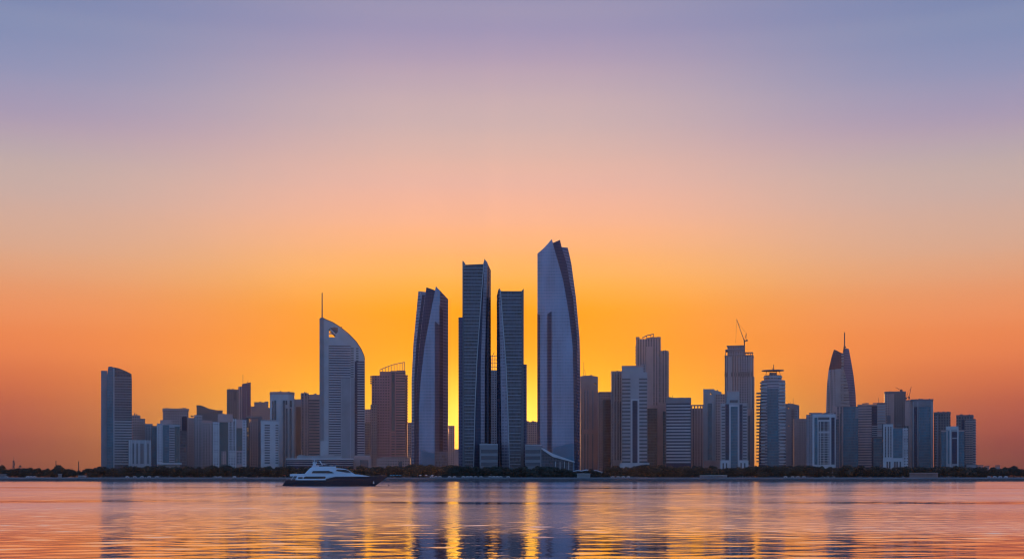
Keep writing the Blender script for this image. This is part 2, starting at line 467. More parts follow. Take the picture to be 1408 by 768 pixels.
def sea_mesh():
    vs, fs, ch, base = [], [], [], 0
    flat = [(-3000, -600, 3000, 58), (-3000, 1440, 3000, 1445)]
    for x1, ya, yb_, st in ((150, 58, 130, 0.28), (220, 130, 200, 0.5), (340, 200, 420, 0.9), (760, 420, 1440, 1.6)):
        nx_ = int(2 * x1 / st) + 1; ny_ = int(round((yb_ - ya) / st)) + 1
        X, Y = np.meshgrid(np.linspace(-x1, x1, nx_), np.linspace(ya, yb_, ny_))
        Z = sea(X, Y) * np.clip((x1 - np.abs(X)) / 18.0, 0, 1) * np.clip((Y - 58) / 7.0, 0, 1)
        flat += [(-3000, ya, -x1, yb_), (x1, ya, 3000, yb_)]
        vs.append(np.stack([X, Y, Z], -1).reshape(-1, 3)); ch.append(chop_at(X, Y).ravel())
        idx = (np.arange(ny_ * nx_).reshape(ny_, nx_) + base)
        fs.append(np.stack([idx[:-1, :-1], idx[:-1, 1:], idx[1:, 1:], idx[1:, :-1]], -1).reshape(-1, 4))
        base += nx_ * ny_
    for xa, y0, xb, y1 in flat:                       # still, level water beyond the rippled area
        vs.append(np.array([(xa, y0, 0), (xb, y0, 0), (xb, y1, 0), (xa, y1, 0)], float)); ch.append(np.full(4, 0.8))
        fs.append(np.array([[base, base + 1, base + 2, base + 3]])); base += 4
    V = np.concatenate(vs).astype(np.float32); Q = np.concatenate(fs).astype(np.int32)
    me = bpy.data.meshes.new('water')
    me.vertices.add(len(V)); me.vertices.foreach_set('co', V.ravel())
    me.loops.add(Q.size); me.loops.foreach_set('vertex_index', Q.ravel())
    me.polygons.add(len(Q)); me.polygons.foreach_set('loop_start', np.arange(0, Q.size, 4, dtype=np.int32))
    me.polygons.foreach_set('use_smooth', np.ones(len(Q), dtype=bool))
    me.update(calc_edges=True); me.validate()
    at_ = me.attributes.new('breeze', 'FLOAT', 'POINT'); at_.data.foreach_set('value', np.concatenate(ch).astype(np.float32))
    return me
tag(link('water', sea_mesh(), 'sea_water'), kind='structure')

plain('soil', (0.12, 0.10, 0.08), 0.95, 0, 0.25, 0.05)
plain('paving', (0.10, 0.10, 0.10), 0.9, 0, 0.25, 0.15)
plain('rock', (0.05, 0.048, 0.05), 0.95, 0, 0.5, 0.6)
plain('asphalt', (0.05, 0.05, 0.052), 0.9)
sheet('ground', -3000, 3000, 1460, 6000, ZG, 'soil')
sheet('road', -2600, 2600, 1466, 1482, ZG + 0.02, 'asphalt')
bm = bmesh.new()
prof = [(1440.5, 2.45), (1448, 2.7), (1449, 3.3), (1460.5, ZG + .01), (1460.5, -1), (1440.5, -1)]
L = [bm.verts.new((-3000, y, z)) for y, z in prof]; Rr = [bm.verts.new((3000, y, z)) for y, z in prof]
for i in range(6): bm.faces.new((L[i], L[(i + 1) % 6], Rr[(i + 1) % 6], Rr[i]))
bm.faces.new(L); bm.faces.new(Rr[::-1])
tag(link('promenade', bm_mesh(bm, 'promenade'), 'paving'), kind='structure')
# rough stone sea wall with a low coping
wall = empty('sea_wall', (0, 1438, 0))
tag(wall, 'long dark stone sea wall with a pale coping where the shore meets the water', 'sea wall')
bm = bmesh.new()
rg = random.Random(5)
N = 1500
rows = []
for zz, yy, amp in ((-1.0, -1.6, .5), (0.5, -0.6, .6), (1.5, 0.4, .5), (2.25, 1.4, .15), (2.25, 2.45, 0), (-1, 2.45, 0)):
    rows.append([bm.verts.new((-1500 + 3000 * i / N, yy + rg.uniform(-amp, amp), zz + rg.uniform(-amp, amp) * .3)) for i in range(N + 1)])
for a, c in zip(rows, rows[1:]):
    for i in range(N): bm.faces.new((a[i], a[i + 1], c[i + 1], c[i]))
link('rock_face', bm_mesh(bm, 'rock_face'), 'rock', wall)
link('coping', box_mesh('coping', -1500, 1500, 0.9, 2.46, 2.3, 2.62), 'paving', wall)

# ------------------------------------------------------------------ haze
hb = box_mesh('haze', -3100, 3100, -700, 6100, -2.5, 345)
hm = bpy.data.materials.new('haze_air'); hm.use_nodes = True
hn = hm.node_tree; hn.nodes.remove(hn.nodes['Principled BSDF'])
pv = hn.nodes.new('ShaderNodeVolumePrincipled')
pv.inputs['Color'].default_value = (0.94, 0.82, 0.68, 1)
pv.inputs['Density'].default_value = HAZE
pv.inputs['Anisotropy'].default_value = 0.72
hn.links.new(pv.outputs[0], hn.nodes['Material Output'].inputs['Volume'])
if HAZE > 0:
    tag(link('haze', hb, hm), kind='stuff')

# ================================================================== SKYLINE, left to right
exec_order = []
# --- banded slab tower at the far left
B = Bld('curved_top_tower', 'dark curved-top slab tower with thin bands, at the far left end of the skyline', 160, 1575)
B.v('side_slab', 139, 147.5, 509.5, 'grey_stone', 3, 24)
B.poly('curved_glass', [(147, 660), (147, 520), (149, 504), (153, 503.6), (157, 505), (157, 660)], 'curtain_teal', 1.2, 22)
B.poly('wall', [(156.5, 660), (156.5, 504.5), (164, 506), (172, 509), (180.8, 513.2), (181.4, 522), (181.6, 660)], 'curtain_dark', 0, 26)
B.bands('floor_band', 157.2, 181.0, 517, 577, 17, 0.34, 'grey_stone', -0.3)
B.bands('floor_band', 157.2, 181.2, 577, 639, 17, 0.48, 'pale_stone', -0.45)
B.panel('corner_pier', 155.8, 157.4, 506, 660, 'pale_stone', -0.6)
B.rod('mast', (165, 508), (165, 511), 0.3)

B = Bld('stepped_block', 'small pinkish stepped apartment block just right of the far left banded tower', 193, 1690, 3, 'building')
B.v('wall', 182, 193, 570.5, 'grid_pink', 0, 20); B.v('wall', 193, 199.5, 575, 'grid_pink', 0.5, 20)
B.v('wall', 199.5, 210, 582, 'grid_pale', 1, 20); B.roof(183, 192, 570.5, 2)
B.bands('floor_band', 182.5, 198.8, 581, 604, 7, 0.4, 'pink_stone')

B = Bld('finned_block', 'low white block with dark vertical window strips in front of the small pinkish stepped block', 192, 1570, 2, 'building')
B.v('wall', 177, 207.5, 604.5, 'pale_stone', 0, 22)
B.fins('window_strip', [183.2, 188.5, 194, 196.5, 203.5], 1.7, 609, 637, 'glass_dark', -0.2)
B.fins('pier', [178, 180.5, 185.8, 191.2, 200.2, 206.7], 0.9, 604.6, 660, 'white_stone', -0.5)
B.roof(178, 207, 604.5, 3, hmax=1.6)

B = Bld('narrow_block', 'narrow dark teal glass block left of the cornice-topped tower', 213, 1665, None, 'building')
B.v('wall', 209, 216.5, 586, 'curtain_teal', 0, 18); B.v('cap', 208.8, 216.8, 585, 'grey_stone', -0.4, 18.4, 587.5)

B = Bld('cornice_tower', 'grey pink tower with a flat overhanging cornice, second tall tower from the left', 242, 1740, 2)
B.v('wall', 224.5, 259.3, 564, 'grid_pink', 0, 28)
B.v('cornice', 224, 259.9, 561.2, 'pink_stone', -1.0, 29, 564.4)
B.panel('glass_corner', 250, 257, 572, 660, 'curtain_navy')
B.roof(226, 258, 561.2, 3, hmax=1.5)
B = Bld('teal_panel_block', 'stepped pale block with two teal glass panels below the cornice-topped tower', 236, 1590, 1, 'building')
B.v('wall', 215.8, 224, 582, 'grid_white', 0, 24); B.v('wall', 224, 247.5, 583, 'pale_stone', 0.4, 24); B.v('wall', 247.5, 257, 591, 'curtain_dark', 2, 24)
B.v('penthouse', 220.5, 236, 577, 'pink_stone', 5, 20, 583)
B.panel('glass_panel', 223.5, 232.5, 584, 637, 'curtain_teal', -0.2)
B.panel('glass_panel', 240.3, 247, 586, 637, 'glass_green', -0.1)
B.bands('floor_band', 233, 240, 587, 637, 15, 0.45, 'glass_dark', 0.1)
B.v('canopy', 216, 250, 636, 'white_stone', -4, 1, 638)
B.roof(225, 246, 583, 3, hmax=1.6)

B = Bld('slab_block', 'mauve gridded apartment slab between the cornice-topped tower and the dark sloping-roof block', 264, 1680, None, 'building')
B.v('wall', 257, 267, 574, 'grid_pink', 0, 22); B.v('wall', 267, 278.5, 570, 'grid_pale', -1, 22); B.roof(258, 277, 572, 3, hmax=2)
B.bands('floor_band', 257.3, 266.7, 577, 632, 15, 0.35, 'pink_stone')

B = Bld('sloping_roof_block', 'dark navy block with a roof sloping down to the right, behind the pale apartment slabs', 288, 1960, 1)
B.poly('wall', [(270.5, 661), (270.5, 557.5), (279, 557.8), (288, 561.6), (306, 564.6), (306, 661)], 'grid_dark', 0, 34)
B.v('parapet', 270.2, 276, 556.8, 'dark_stone', -0.4, 34.2, 558.2)
B.v('roof_rim', 288, 306.3, 563.4, 'dark_stone', -0.6, 34.4, 565.6); B.roof(272, 279, 557.5, 3, 'dark_stone', hmax=1.5); B.roof(290, 304, 564, 3, 'dark_stone', hmax=2)

B = Bld('apartment_slab', 'pale apartment slab with close window grid left of the dark green glass block', 285, 1640, 1, 'building')
B.v('wall', 278.3, 291.5, 578.5, 'grid_pale', 0, 20); B.v('frame', 278, 291.8, 577.6, 'pink_stone', -0.5, 20.4, 580.5)
B.fins('pier', [279, 285, 291], 0.9, 580, 660, 'pale_stone', -0.6)
B.roof(279, 291, 577.6, 2)

B = Bld('green_glass_block', 'block with a dark green glass centre between two bright white window-grid wings', 313, 1585, None, 'building')
B.v('wall', 292.5, 302, 579.5, 'grid_white', 0, 22); B.v('wall', 302, 314, 571, 'curtain_dark', 1.2, 22); B.v('wall', 314, 325, 575, 'grid_white', 0, 22)
B.v('wall', 325, 333.5, 576, 'pink_stone', 0.4, 22); B.v('wall', 333.5, 339.2, 577, 'grid_white', 0, 22)
B.v('header', 299.5, 320, 568.8, 'pink_stone', -0.6, 22.3, 580)
B.panel('glass_panel', 302.3, 313.8, 580.5, 660, 'glass_green', 0.8)
B.panel('lower_panel', 304.5, 311, 620, 638, 'grid_pink', 0.4)
B.panel('glass_panel', 325.2, 333.2, 588, 619, 'glass_green', 0.1); B.panel('lower_panel', 325.4, 333, 620.5, 638, 'grid_grey', 0.1)
B.bands('floor_band', 293, 301.6, 583, 636, 18, 0.42, 'white_stone', -0.5); B.bands('floor_band', 315.6, 323.2, 579, 636, 19, 0.42, 'white_stone', -0.5)
B.wins('window', 315, 324, 2, 0.5, 579, 618, 12, 0.55, 'glass_dark', -0.7, 0.6)
B.roof(300, 320, 568.8, 2, hmax=2); B.roof(326, 338, 576, 2, hmax=2)

B = Bld('golden_glint_block', 'narrow dark block with a few glowing golden glints, beside the white two-column-window block', 349, 1640, None, 'building')
B.v('wall', 338.5, 343.5, 573.6, 'curtain_dark', 1, 20); B.v('wall', 343.5, 355, 580.5, 'grid_pink', 0, 20); B.v('wall', 355, 360, 572, 'dark_stone', 1, 20)
B.fins('pier', [344, 347, 351, 354.6], 0.8, 580.5, 660, 'pink_stone')
m, b, p = new_mat('golden_glint')
p.inputs['Base Color'].default_value = (0.4, 0.25, 0.1, 1)
p.inputs['Emission Color'].default_value = (1.0, 0.50, 0.14, 1); p.inputs['Emission Strength'].default_value = 0.35  # golden reflections in the glass, put in as faintly glowing panes
for y in (588, 591, 597.5):
    B.panel('golden_glint', 339.6, 341.6, y, y + 1.2, 'golden_glint', 0.7, 0.6)
B.v('cap', 338.2, 360.2, 571.6, 'grey_stone', 3, 18, 574.5)

B = Bld('ribbed_tower', 'tall dusky tower with a raised right half and thin aerial, behind the bright window-grid block', 328, 1990, 1)
B.v('wall', 312, 328, 535, 'grid_dark', 0, 34); B.v('wall', 328, 333, 531, 'rib_pink', -0.6, 34)
B.poly('wall', [(333, 661), (333, 527.5), (344.8, 524.8), (345.2, 661)], 'curtain_mauve', -0.3, 34)
B.panel('glass_panel', 321.5, 324.5, 538, 550, 'glass_dark'); B.fins('pier', [313, 317, 327, 332.6, 339], 0.7, 536, 660, 'grey_stone', -0.8)
B.rod('aerial', (334.2, 528), (334.2, 514), 0.25); B.rod('aerial', (340, 526), (341.5, 522), 0.3)
B.roof(313, 327, 535, 3, hmax=2)

B = Bld('hazy_block', 'pinkish stepped block seen in haze between the aerial tower and the white rounded tower', 358, 2080, 2, 'building')
B.v('wall', 345.3, 350, 558.5, 'grid_pink', 0, 26); B.v('wall', 350, 364, 552.5, 'grid_pink', -0.5, 26); B.v('wall', 364, 369, 551.3, 'grid_pink', 0, 26)
B.v('wall', 369, 374, 560, 'grid_pink', 0.6, 26); B.roof(351, 363, 552.5, 3, 'pink_stone', hmax=2)

B = Bld('window_column_block', 'plain white block with two columns of dark windows in front of the white rounded tower', 371, 1580, 2, 'building')
B.v('wall', 359, 383.2, 578, 'white_stone', 0, 22)
B.wins('window', 363.8, 371, 1, 1, 582.5, 637.5, 16, 0.5, 'glass_dark'); B.wins('window', 378.8, 382.8, 1, 1, 582.5, 637.5, 16, 0.45, 'glass_dark')
B.v('coping', 358.8, 383.4, 577.2, 'pale_stone', -0.3, 22.2, 578.6); B.roof(361, 381, 577.2, 2, hmax=1.4)

B = Bld('rounded_tower', 'white round-cornered tower with tall dark arched slots, left of the sail-shaped tower', 388, 1660)
plan = [(371, 12), (371.6, 6), (374, 2.5), (379, 0.6), (388, 0), (397, .6), (402, 2.5), (404.6, 6), (405.2, 12), (405, 26), (371.2, 26)]
B.prism('wall', plan, 540, 'white_stone')
B.prism('cap', [(388 + (x - 388) * 1.015, d - .4 if d < 20 else d + .3) for x, d in plan], 538.3, 'pink_stone', 542)
for x0, x1, y0, y1, d in ((374.2, 376, 551, 577, 1.0), (377.2, 379.8, 550, 577, -0.1), (389, 392, 550, 641, -.7), (392.6, 395, 550, 556, -.5), (393, 395.4, 561, 641, -.5), (398.6, 401, 550, 559, .2), (398.4, 400.8, 561, 641, .2)):
    B.panel('window_slot', x0, x1, y0, y1, 'glass_dark', d, 2.2)
B.fins('pier', [386.5, 396.8, 402.6], 1.3, 548, 660, 'white_stone', -0.9, 3)
B.roof(376, 400, 538.3, 3, hmax=1.5)

B = Bld('brown_glass_block', 'slim pale block with a dark brown glass strip, right beside the white rounded tower', 411, 1720, None, 'building')
B.v('wall', 405, 416, 548.5, 'pale_stone', 0, 22); B.panel('glass_panel', 407.3, 414.6, 559, 660, 'glass_brown'); B.fins('pier', [405.8, 415.4], 1.0, 549, 660, 'pale_stone')

B = Bld('pink_banded_block', 'pinkish block with wide horizontal dark bands at its right half, next to the sail-shaped tower', 426, 1680, -2)
B.v('wall', 413.6, 424.5, 540, 'rib_pink', 0, 24); B.v('wall', 424.5, 439.5, 542, 'pink_stone', 0.6, 24)
B.bands('window_band', 424.8, 439.2, 548, 630, 20, 0.48, 'glass_dark', 0.2, 0.8)
B.panel('pier', 418.5, 420, 545, 660, 'pink_stone', -0.5); B.roof(414, 424, 540, 3, hmax=2); B.roof(426, 437, 542, 3, hmax=2.5)

# --- sail-shaped tower
B = Bld('sail_tower', 'tall pale sail-shaped tower with curved roof, needle mast and a hole below its tip', 470, 1590)
curve = [(442.5, 436.5), (449, 439.6), (457.5, 443), (468, 449.5), (478.5, 457.6), (485, 464), (490, 469.2), (496.5, 479), (500.6, 488), (501.7, 494)]
hole = [(452.2, 451), (455.5, 456), (459, 458.2), (461.2, 461), (460.2, 463.5), (452.2, 463.5)]
B.poly('wall', [(445, 661)] + [(445, 437.2)] + curve[1:] + [(501.9, 661)], 'metal_pale', 0, 27, holes=[hole])
B.poly('fin', [(439.4, 661), (439.4, 438.4), (442.5, 436.3), (445.2, 437.4), (445.2, 661)], 'grey_stone', -1.2, 29)
B.panel('hole_beam', 451.8, 461.3, 457.6, 458.9, 'metal_pale', 2, 2)
B.poly('recess_shade', [(453.5, 451.2), (459, 449.6), (464.5, 450.2), (464.5, 456), (462, 459), (458, 455)], 'glass_dark', -0.25, 1)  # flat dark plate standing for the shade in the curved recess
B.v('facade', 452, 482, 475, 'curtain_navy', -0.15, 2)
B.bands('floor_band', 452.2, 481.8, 475.5, 519, 13, 0.55, 'metal_pale', -0.6)
B.bands('floor_band', 452.2, 468.4, 519, 633, 34, 0.55, 'metal_pale', -0.6)
B.v('inner_slab', 468.6, 487.6, 519.3, 'panel_grey', -1.4, 4)
B.fins('inner_rib', [469, 481.8], 0.7, 519, 660, 'metal_pale', -1.9)
B.v('facade', 487.7, 501.4, 496, 'curtain_navy', -0.2, 3)
B.bands('floor_band', 491.5, 501.2, 497, 633, 40, 0.4, 'metal_pale', -0.6)
B.wins('window', 482.6, 486.4, 1, 1, 477, 519, 13, 0.5, 'glass_dark'); B.wins('window', 489.5, 493, 1, 1, 477, 497, 6, 0.5, 'glass_dark')
B.panel('plinth', 440.5, 452, 606, 660, 'metal_pale', -2.2, 2.4)
B.rod('mast', (442.9, 437.5), (442.9, 402), 0.85, 'metal_dark', 6, r1=0.6)
B.rod('davit', (468, 449.8), (470.8, 447.4), 0.4, 'metal_dark')
bm = bmesh.new()
for a, c in zip(curve, curve[1:]):
    bm_rod(bm, (B.u(a[0]), -0.2, B.z(a[1])), (B.u(c[0]), -0.2, B.z(c[1])), 0.45)
link('roof_edge', bm_mesh(bm, 'roof_edge'), 'metal_dark', B.root)

B = Bld('shadow_block', 'narrow two-tone block in the gap between the sail-shaped tower and the mauve crown tower', 505, 2000, None, 'building')
B.v('wall', 498, 511, 562, 'grid_pink', 2, 24); B.v('lower_wall', 497, 511.5, 581, 'grid_dark', -2, 20)

# --- mauve crown tower
B = Bld('crown_tower', 'mauve tower with slanting open-grille crown, left of the first curved glass tower', 535, 1700, -1.5)
B.v('wall', 511, 537, 516, 'grid_mauve_glow', 0, 28); B.v('wall', 537, 557.5, 509.5, 'stripe_mauve_glow', -0.6, 28)
B.bands('balcony', 508.8, 514, 516, 528, 4, 0.4, 'mauve_glow_stone', -1.5, 10); B.bands('balcony', 557, 561.2, 514, 582, 18, 0.36, 'mauve_glow_stone', -1.0, 8)
B.v('annex', 509.5, 518.5, 556, 'grid_pink', -2.5, 10); B.v('side_wall', 557.4, 560, 516, 'mauve_glow_stone', 4, 26)
B.fins('rib', [537.6, 543.5], 1.3, 512, 660, 'mauve_glow_stone', -1.4); B.panel('slot', 538.4, 542.8, 514, 592, 'glass_dark', -0.9); B.panel('link_beam', 537, 544, 592.5, 595, 'mauve_glow_stone', -1.6)
crown = empty('crown', (0, 0, 0)); crown.parent = B.root
cy = pl((522, 508.2), (530, 504.6), (540, 501), (548, 499), (556.5, 497.4))
for a, c in zip([522, 528, 534, 540, 546, 551], [528, 534, 540, 546, 551, 556.5]):
    B.rod('crown_rail', (a, cy(a)), (c, cy(c)), 0.55, 'mauve_glow_stone', 0.3, parent=crown)
for x in (522.3, 526, 530, 534, 538, 542, 546, 550, 553.5, 556.3):
    B.rod('crown_post', (x, 512), (x, cy(x)), 0.35, 'mauve_glow_stone', 0.3, parent=crown)
B.v('crown_wall', 522, 546, 510.4, 'mauve_glow_stone', 1, 24, 516.5); B.v('crown_deck', 545.6, 557, 508.6, 'mauve_glow_stone', 1.2, 24, 511)
B.rod('crown_rail', (556.4, 497.5), (556.4, 512), 0.45, 'mauve_glow_stone', 0.3)

B = Bld('low_annex_block', 'low mauve flat-roofed block in front of the mauve crown tower', 541, 1590, None, 'building')
B.v('wall', 518, 564, 629.5, 'grid_pink', 0, 20); B.v('roof_slab', 524, 562, 627.8, 'pink_stone', 2, 18, 630); B.panel('door_bay', 548, 553, 634, 660, 'glass_dark')
B = Bld('low_entrance_block', 'low grey block with a dark square opening behind the yacht', 497, 1580, None, 'building')
B.v('wall', 486.5, 510, 626.5, 'pink_stone', 0, 20); B.panel('opening', 495, 506.5, 632, 660, 'glass_dark'); B.v('roof_slab', 488, 509, 625.6, 'pale_stone', 1, 18, 627)
B = Bld('glass_podium', 'long low glass podium with a pale flat roof under the sail-shaped tower', 440, 1560, None, 'building')
B.v('wall', 394.5, 486, 631, 'curtain_navy', 0, 22); B.v('roof_slab', 393.5, 487, 629.6, 'white_stone', -2, 23, 631.4)
B.v('upper_roof', 408, 470, 626, 'pale_stone', 8, 22, 629.8); B.bands('floor_band', 394.3, 486.2, 631.5, 641, 3, 0.3, 'metal_pale', -0.6); B.roof(410, 468, 626, 4, 'pale_stone', hmax=1.5, d0=9)

B.v('entrance_canopy', 409.5, 421, 643.2, 'white_stone', -8, 0, 644.4)
for x in (410.5, 415, 420): B.rod('canopy_post', (x, 657), (x, 644), 0.25, 'metal_pale', -7)
B = Bld('gap_block', 'small reddish block deep in the bright gap left of the tallest flat-topped tower', 621, 2150, 4, 'building')
B.v('wall', 613, 625, 584.8, 'grid_pink', 0, 26); B.v('wall', 625, 632, 617, 'pink_stone', 1, 24)
B = Bld('edge_block', 'slim pink block squeezed between the mauve crown tower and the first curved glass tower', 564, 1900, None, 'building')
B.v('wall', 560, 569, 581, 'grid_pink', 0, 24); B.v('parapet', 559.8, 569.2, 580.4, 'pink_stone', -.3, 24.3, 582)

# --- the four curved glass towers
def core(B, pts, d0, d1, mat='curtain_navy'):
    """inner body: pts = [(row, left column, right column)] from top to base"""
    bm = bmesh.new()
    rings = []
    for y, a, c in pts:
        rings.append([bm.verts.new((B.u(x), d, B.z(y))) for x, d in ((a, d0), (c, d0), (c, d1), (a, d1))])
    for r0, r1 in zip(rings, rings[1:]):
        for i in range(4): bm.faces.new((r0[i], r1[i], r1[(i + 1) % 4], r0[(i + 1) % 4]))
    bm.faces.new(rings[0]); bm.faces.new(rings[-1][::-1])
    return link('core', bm_mesh(bm, 'core'), mat, B.root)
K = lambda c: (lambda y: c)

B = Bld('curved_glass_tower', 'curved blue glass tower with three pointed tips, leftmost of the tall central group', 590, 1535)
Lf = pl((396, 574.6), (430, 571.4), (470, 567.6), (520, 565), (641, 565))
b1 = pl((393, 586), (420, 582.6), (471, 576.9), (520, 572.7), (600, 571), (641, 571))
b2 = pl((393, 599.4), (434, 591.4), (474, 584), (520, 578.7), (560, 576), (641, 576))
core(B, [(403, 580, 610), (470, 572, 612), (520, 569, 613), (661, 569, 613)], 14, 38)
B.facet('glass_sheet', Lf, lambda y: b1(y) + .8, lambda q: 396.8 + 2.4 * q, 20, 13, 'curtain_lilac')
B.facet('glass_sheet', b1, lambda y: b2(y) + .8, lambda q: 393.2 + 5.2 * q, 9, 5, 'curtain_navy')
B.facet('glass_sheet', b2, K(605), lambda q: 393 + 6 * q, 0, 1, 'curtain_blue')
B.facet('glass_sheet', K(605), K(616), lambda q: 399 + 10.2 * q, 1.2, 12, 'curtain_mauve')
B.facet('reflection_strip', K(598), K(604.2), lambda q: 441 + 6 * q, -0.6, -.5, 'curtain_navy')  # dark glass strips drawn in for a neighbouring tower's reflection
B.facet('reflection_strip', K(604.2), K(609.2), lambda q: 419 + 7 * q, 0.3, 5, 'curtain_navy')
B.poly('lower_lobby', [(578.6, 661), (578.6, 617.5), (597.6, 623), (597.6, 661)], 'lobby_teal', -1.2, 1)
B.v('lobby_wall', 597.8, 615.4, 620, 'curtain_dark', -1.0, 12)

B = Bld('flat_top_glass_tower', 'taller dark glass tower with fine floor lines and horn tips, second of the central group', 653, 1550)
fR = pl((362, 665), (430, 660), (500, 655.3), (560, 653), (641, 651))
fL = pl((362, 636.8), (500, 637), (641, 638.4))
c1 = pl((356, 666), (430, 663.5), (500, 661), (641, 661)); c2 = pl((356, 670.4), (430, 668.4), (500, 666.6), (641, 666.4))
core(B, [(366, 639, 672), (661, 639, 672)], 8, 38)
B.facet('front_glass', fL, fR, lambda q: 364 - 1.3 * q, 0, 0, 'curtain_dark')
B.facet('horn_fin', K(635.8), lambda y: fL(y) + .4, lambda q: 357.6 + 3 * q, 1.2, -0.7, 'grey_stone', thick=3)
B.poly('horn_fin', [(637, 358.4), (640, 363.2), (640, 366), (637, 366)], 'grey_stone', -0.4, 2)
B.facet('edge_fin', lambda y: fR(y) - .4, lambda y: fR(y) + 0.8, lambda q: 362 - 4 * q, -0.9, -0.9, 'pale_stone')
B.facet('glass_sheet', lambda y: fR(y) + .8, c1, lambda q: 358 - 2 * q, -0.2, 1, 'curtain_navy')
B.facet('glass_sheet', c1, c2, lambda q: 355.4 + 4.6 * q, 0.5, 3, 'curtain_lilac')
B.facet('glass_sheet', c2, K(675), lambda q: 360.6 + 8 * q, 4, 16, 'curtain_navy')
yy = 368.0
while yy < 644:
    me = box_mesh('floor_line', B.u(fL(yy) + .6), B.u(fR(yy) - .6), -0.35, 0.4, B.z(yy) - 0.30, B.z(yy) + 0.28)
    link('floor_line', me, 'floor_trim', B.root); yy += 4.72
B.v('side_annex', 630.3, 636, 435.5, 'curtain_mauve', 4, 26)

B = Bld('banded_glass_tower', 'shorter dark glass tower with fine floor lines and horn tips, third of the central group', 702, 1540)
gL = pl((399, 688.4), (450, 692.2), (500, 696), (560, 698.6), (641, 700.8)); gR = pl((399, 717.4), (500, 718), (641, 716))
h1 = pl((399, 685.6), (500, 688), (641, 690)); 
core(B, [(403, 686, 718.4), (661, 686, 718.4)], 8, 36)
B.facet('front_glass', gL, gR, lambda q: 400 + 0 * q, 0, 0, 'curtain_dark')
B.facet('horn_fin', gR, K(720.2), lambda q: 399.6 - 3.4 * q, -0.7, 2, 'grey_stone', thick=4)
B.facet('edge_fin', lambda y: gL(y) - .9, lambda y: gL(y) + .3, lambda q: 397.6 + 2.2 * q, -0.9, -0.9, 'pale_stone')
B.facet('glass_sheet', h1, lambda y: gL(y) - .8, lambda q: 397.5 - 1.8 * q, 2.5, 0, 'curtain_lilac')
B.facet('glass_sheet', K(683), h1, lambda q: 404 - 8 * q, 14, 4, 'curtain_navy')
yy = 405.0
while yy < 646:
    me = box_mesh('floor_line', B.u(gL(yy) + .5), B.u(gR(yy) - .5), -0.35, 0.4, B.z(yy) - 0.30, B.z(yy) + 0.28)
    link('floor_line', me, 'floor_trim', B.root); yy += 4.75
B.v('side_annex', 719.8, 724.4, 500, 'curtain_mauve', 5, 24)

B = Bld('tallest_glass_tower', 'tallest tower, curved blue glass bending left at the top with three layered tips', 769, 1530)
t1 = pl((327, 758.8), (331, 759), (383, 774), (429, 782), (474.5, 787.4), (520, 788.4), (641, 789.6))
t2 = pl((327, 770.2), (333, 771), (360.6, 779.7), (406, 786.5), (452, 792), (490, 793.4), (641, 794.4))
t3 = pl((335, 781.6), (356, 786.5), (406, 793.3), (461, 798.2), (490, 799), (641, 798.8))
core(B, [(350, 742, 776), (406, 742, 788), (461, 742, 794), (661, 742, 795)], 10, 44)
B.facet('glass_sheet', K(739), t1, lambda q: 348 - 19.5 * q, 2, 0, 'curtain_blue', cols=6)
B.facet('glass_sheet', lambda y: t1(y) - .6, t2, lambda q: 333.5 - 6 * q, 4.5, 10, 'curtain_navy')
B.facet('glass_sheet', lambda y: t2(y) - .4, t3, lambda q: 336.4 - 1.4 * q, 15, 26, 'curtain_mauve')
B.facet('reflection_strip', K(752.6), K(758.4), lambda q: 431.5 - 4 * q, -0.4, -.3, 'curtain_navy')  # reflection of a neighbouring tower, laid on as darker glass
B.facet('reflection_strip', K(738.8), K(742.4), lambda q: 431 + 2 * q, 0.6, 0.6, 'curtain_navy')
B.poly('lower_lobby', [(760, 661), (760, 614.5), (788.6, 609), (788.6, 661)], 'lobby_teal', -1.4, 1)

B = Bld('lattice_crown_tower', 'slim grey tower with a lattice crown seen between the two dark floor-lined glass towers', 679.5, 1950, 2)
B.v('wall', 673, 686, 508.5, 'grid_grey', 0, 22)
cr = empty('lattice_crown', (0, 0, 0)); cr.parent = B.root
for x in (675.2, 677.6, 680.5, 683.6): B.rod('crown_post', (x, 509), (x, 488.5), 0.4, 'grey_stone', 0.8, parent=cr)
for y in (489, 494, 499, 504): B.rod('crown_rail', (674.8, y), (684.2, y), 0.4, 'grey_stone', 0.8, parent=cr)
B.rod('roof_crane', (677, 489), (680, 483), 0.45); B.fins('pier', [674, 685.4], 1.4, 509, 660, 'pink_stone')

B = Bld('tower_podium', 'flat podium block with three window bands between the second and third tall glass towers', 671, 1515, None, 'building')
B.v('wall', 659.5, 684.5, 610.5, 'grey_stone', 0, 24); B.bands('window_band', 661.5, 684.3, 615.5, 642, 3, 0.55, 'glass_dark', -0.3); B.v('coping', 659.3, 684.7, 609.8, 'pale_stone', -.5, 24.2, 611.4); B.roof(665, 682, 610, 2, hmax=1.6)
B = Bld('sloped_wing_podium', 'podium block with pale wing roof sweeping down to the right, under the tallest tower', 748, 1505, None, 'building')
B.v('wall', 722, 744.5, 611.5, 'grey_stone', 0, 24); B.bands('window_band', 722.3, 742.8, 616, 642, 3, 0.55, 'glass_dark', -0.3); B.v('coping', 721.8, 744.7, 610.6, 'pale_stone', -.5, 24.2, 612.2)
B.poly('wing_glass', [(744.5, 661), (744.5, 616), (761, 626), (788, 635.5), (788, 661)], 'curtain_dark', 1, 22)
B.poly('wing_roof', [(744.5, 614.8), (748, 616.4), (760, 623.2), (790, 634), (790, 635.4), (760, 627.5), (744.5, 617)], 'white_stone', -3, 24)
B.fins('column', [764, 770, 776, 782], 0.7, 634, 660, 'white_stone', -2.2)
B = Bld('low_gap_block', 'low brownish block in the bright gap right of the third tall glass tower', 731, 2000, -3, 'building')
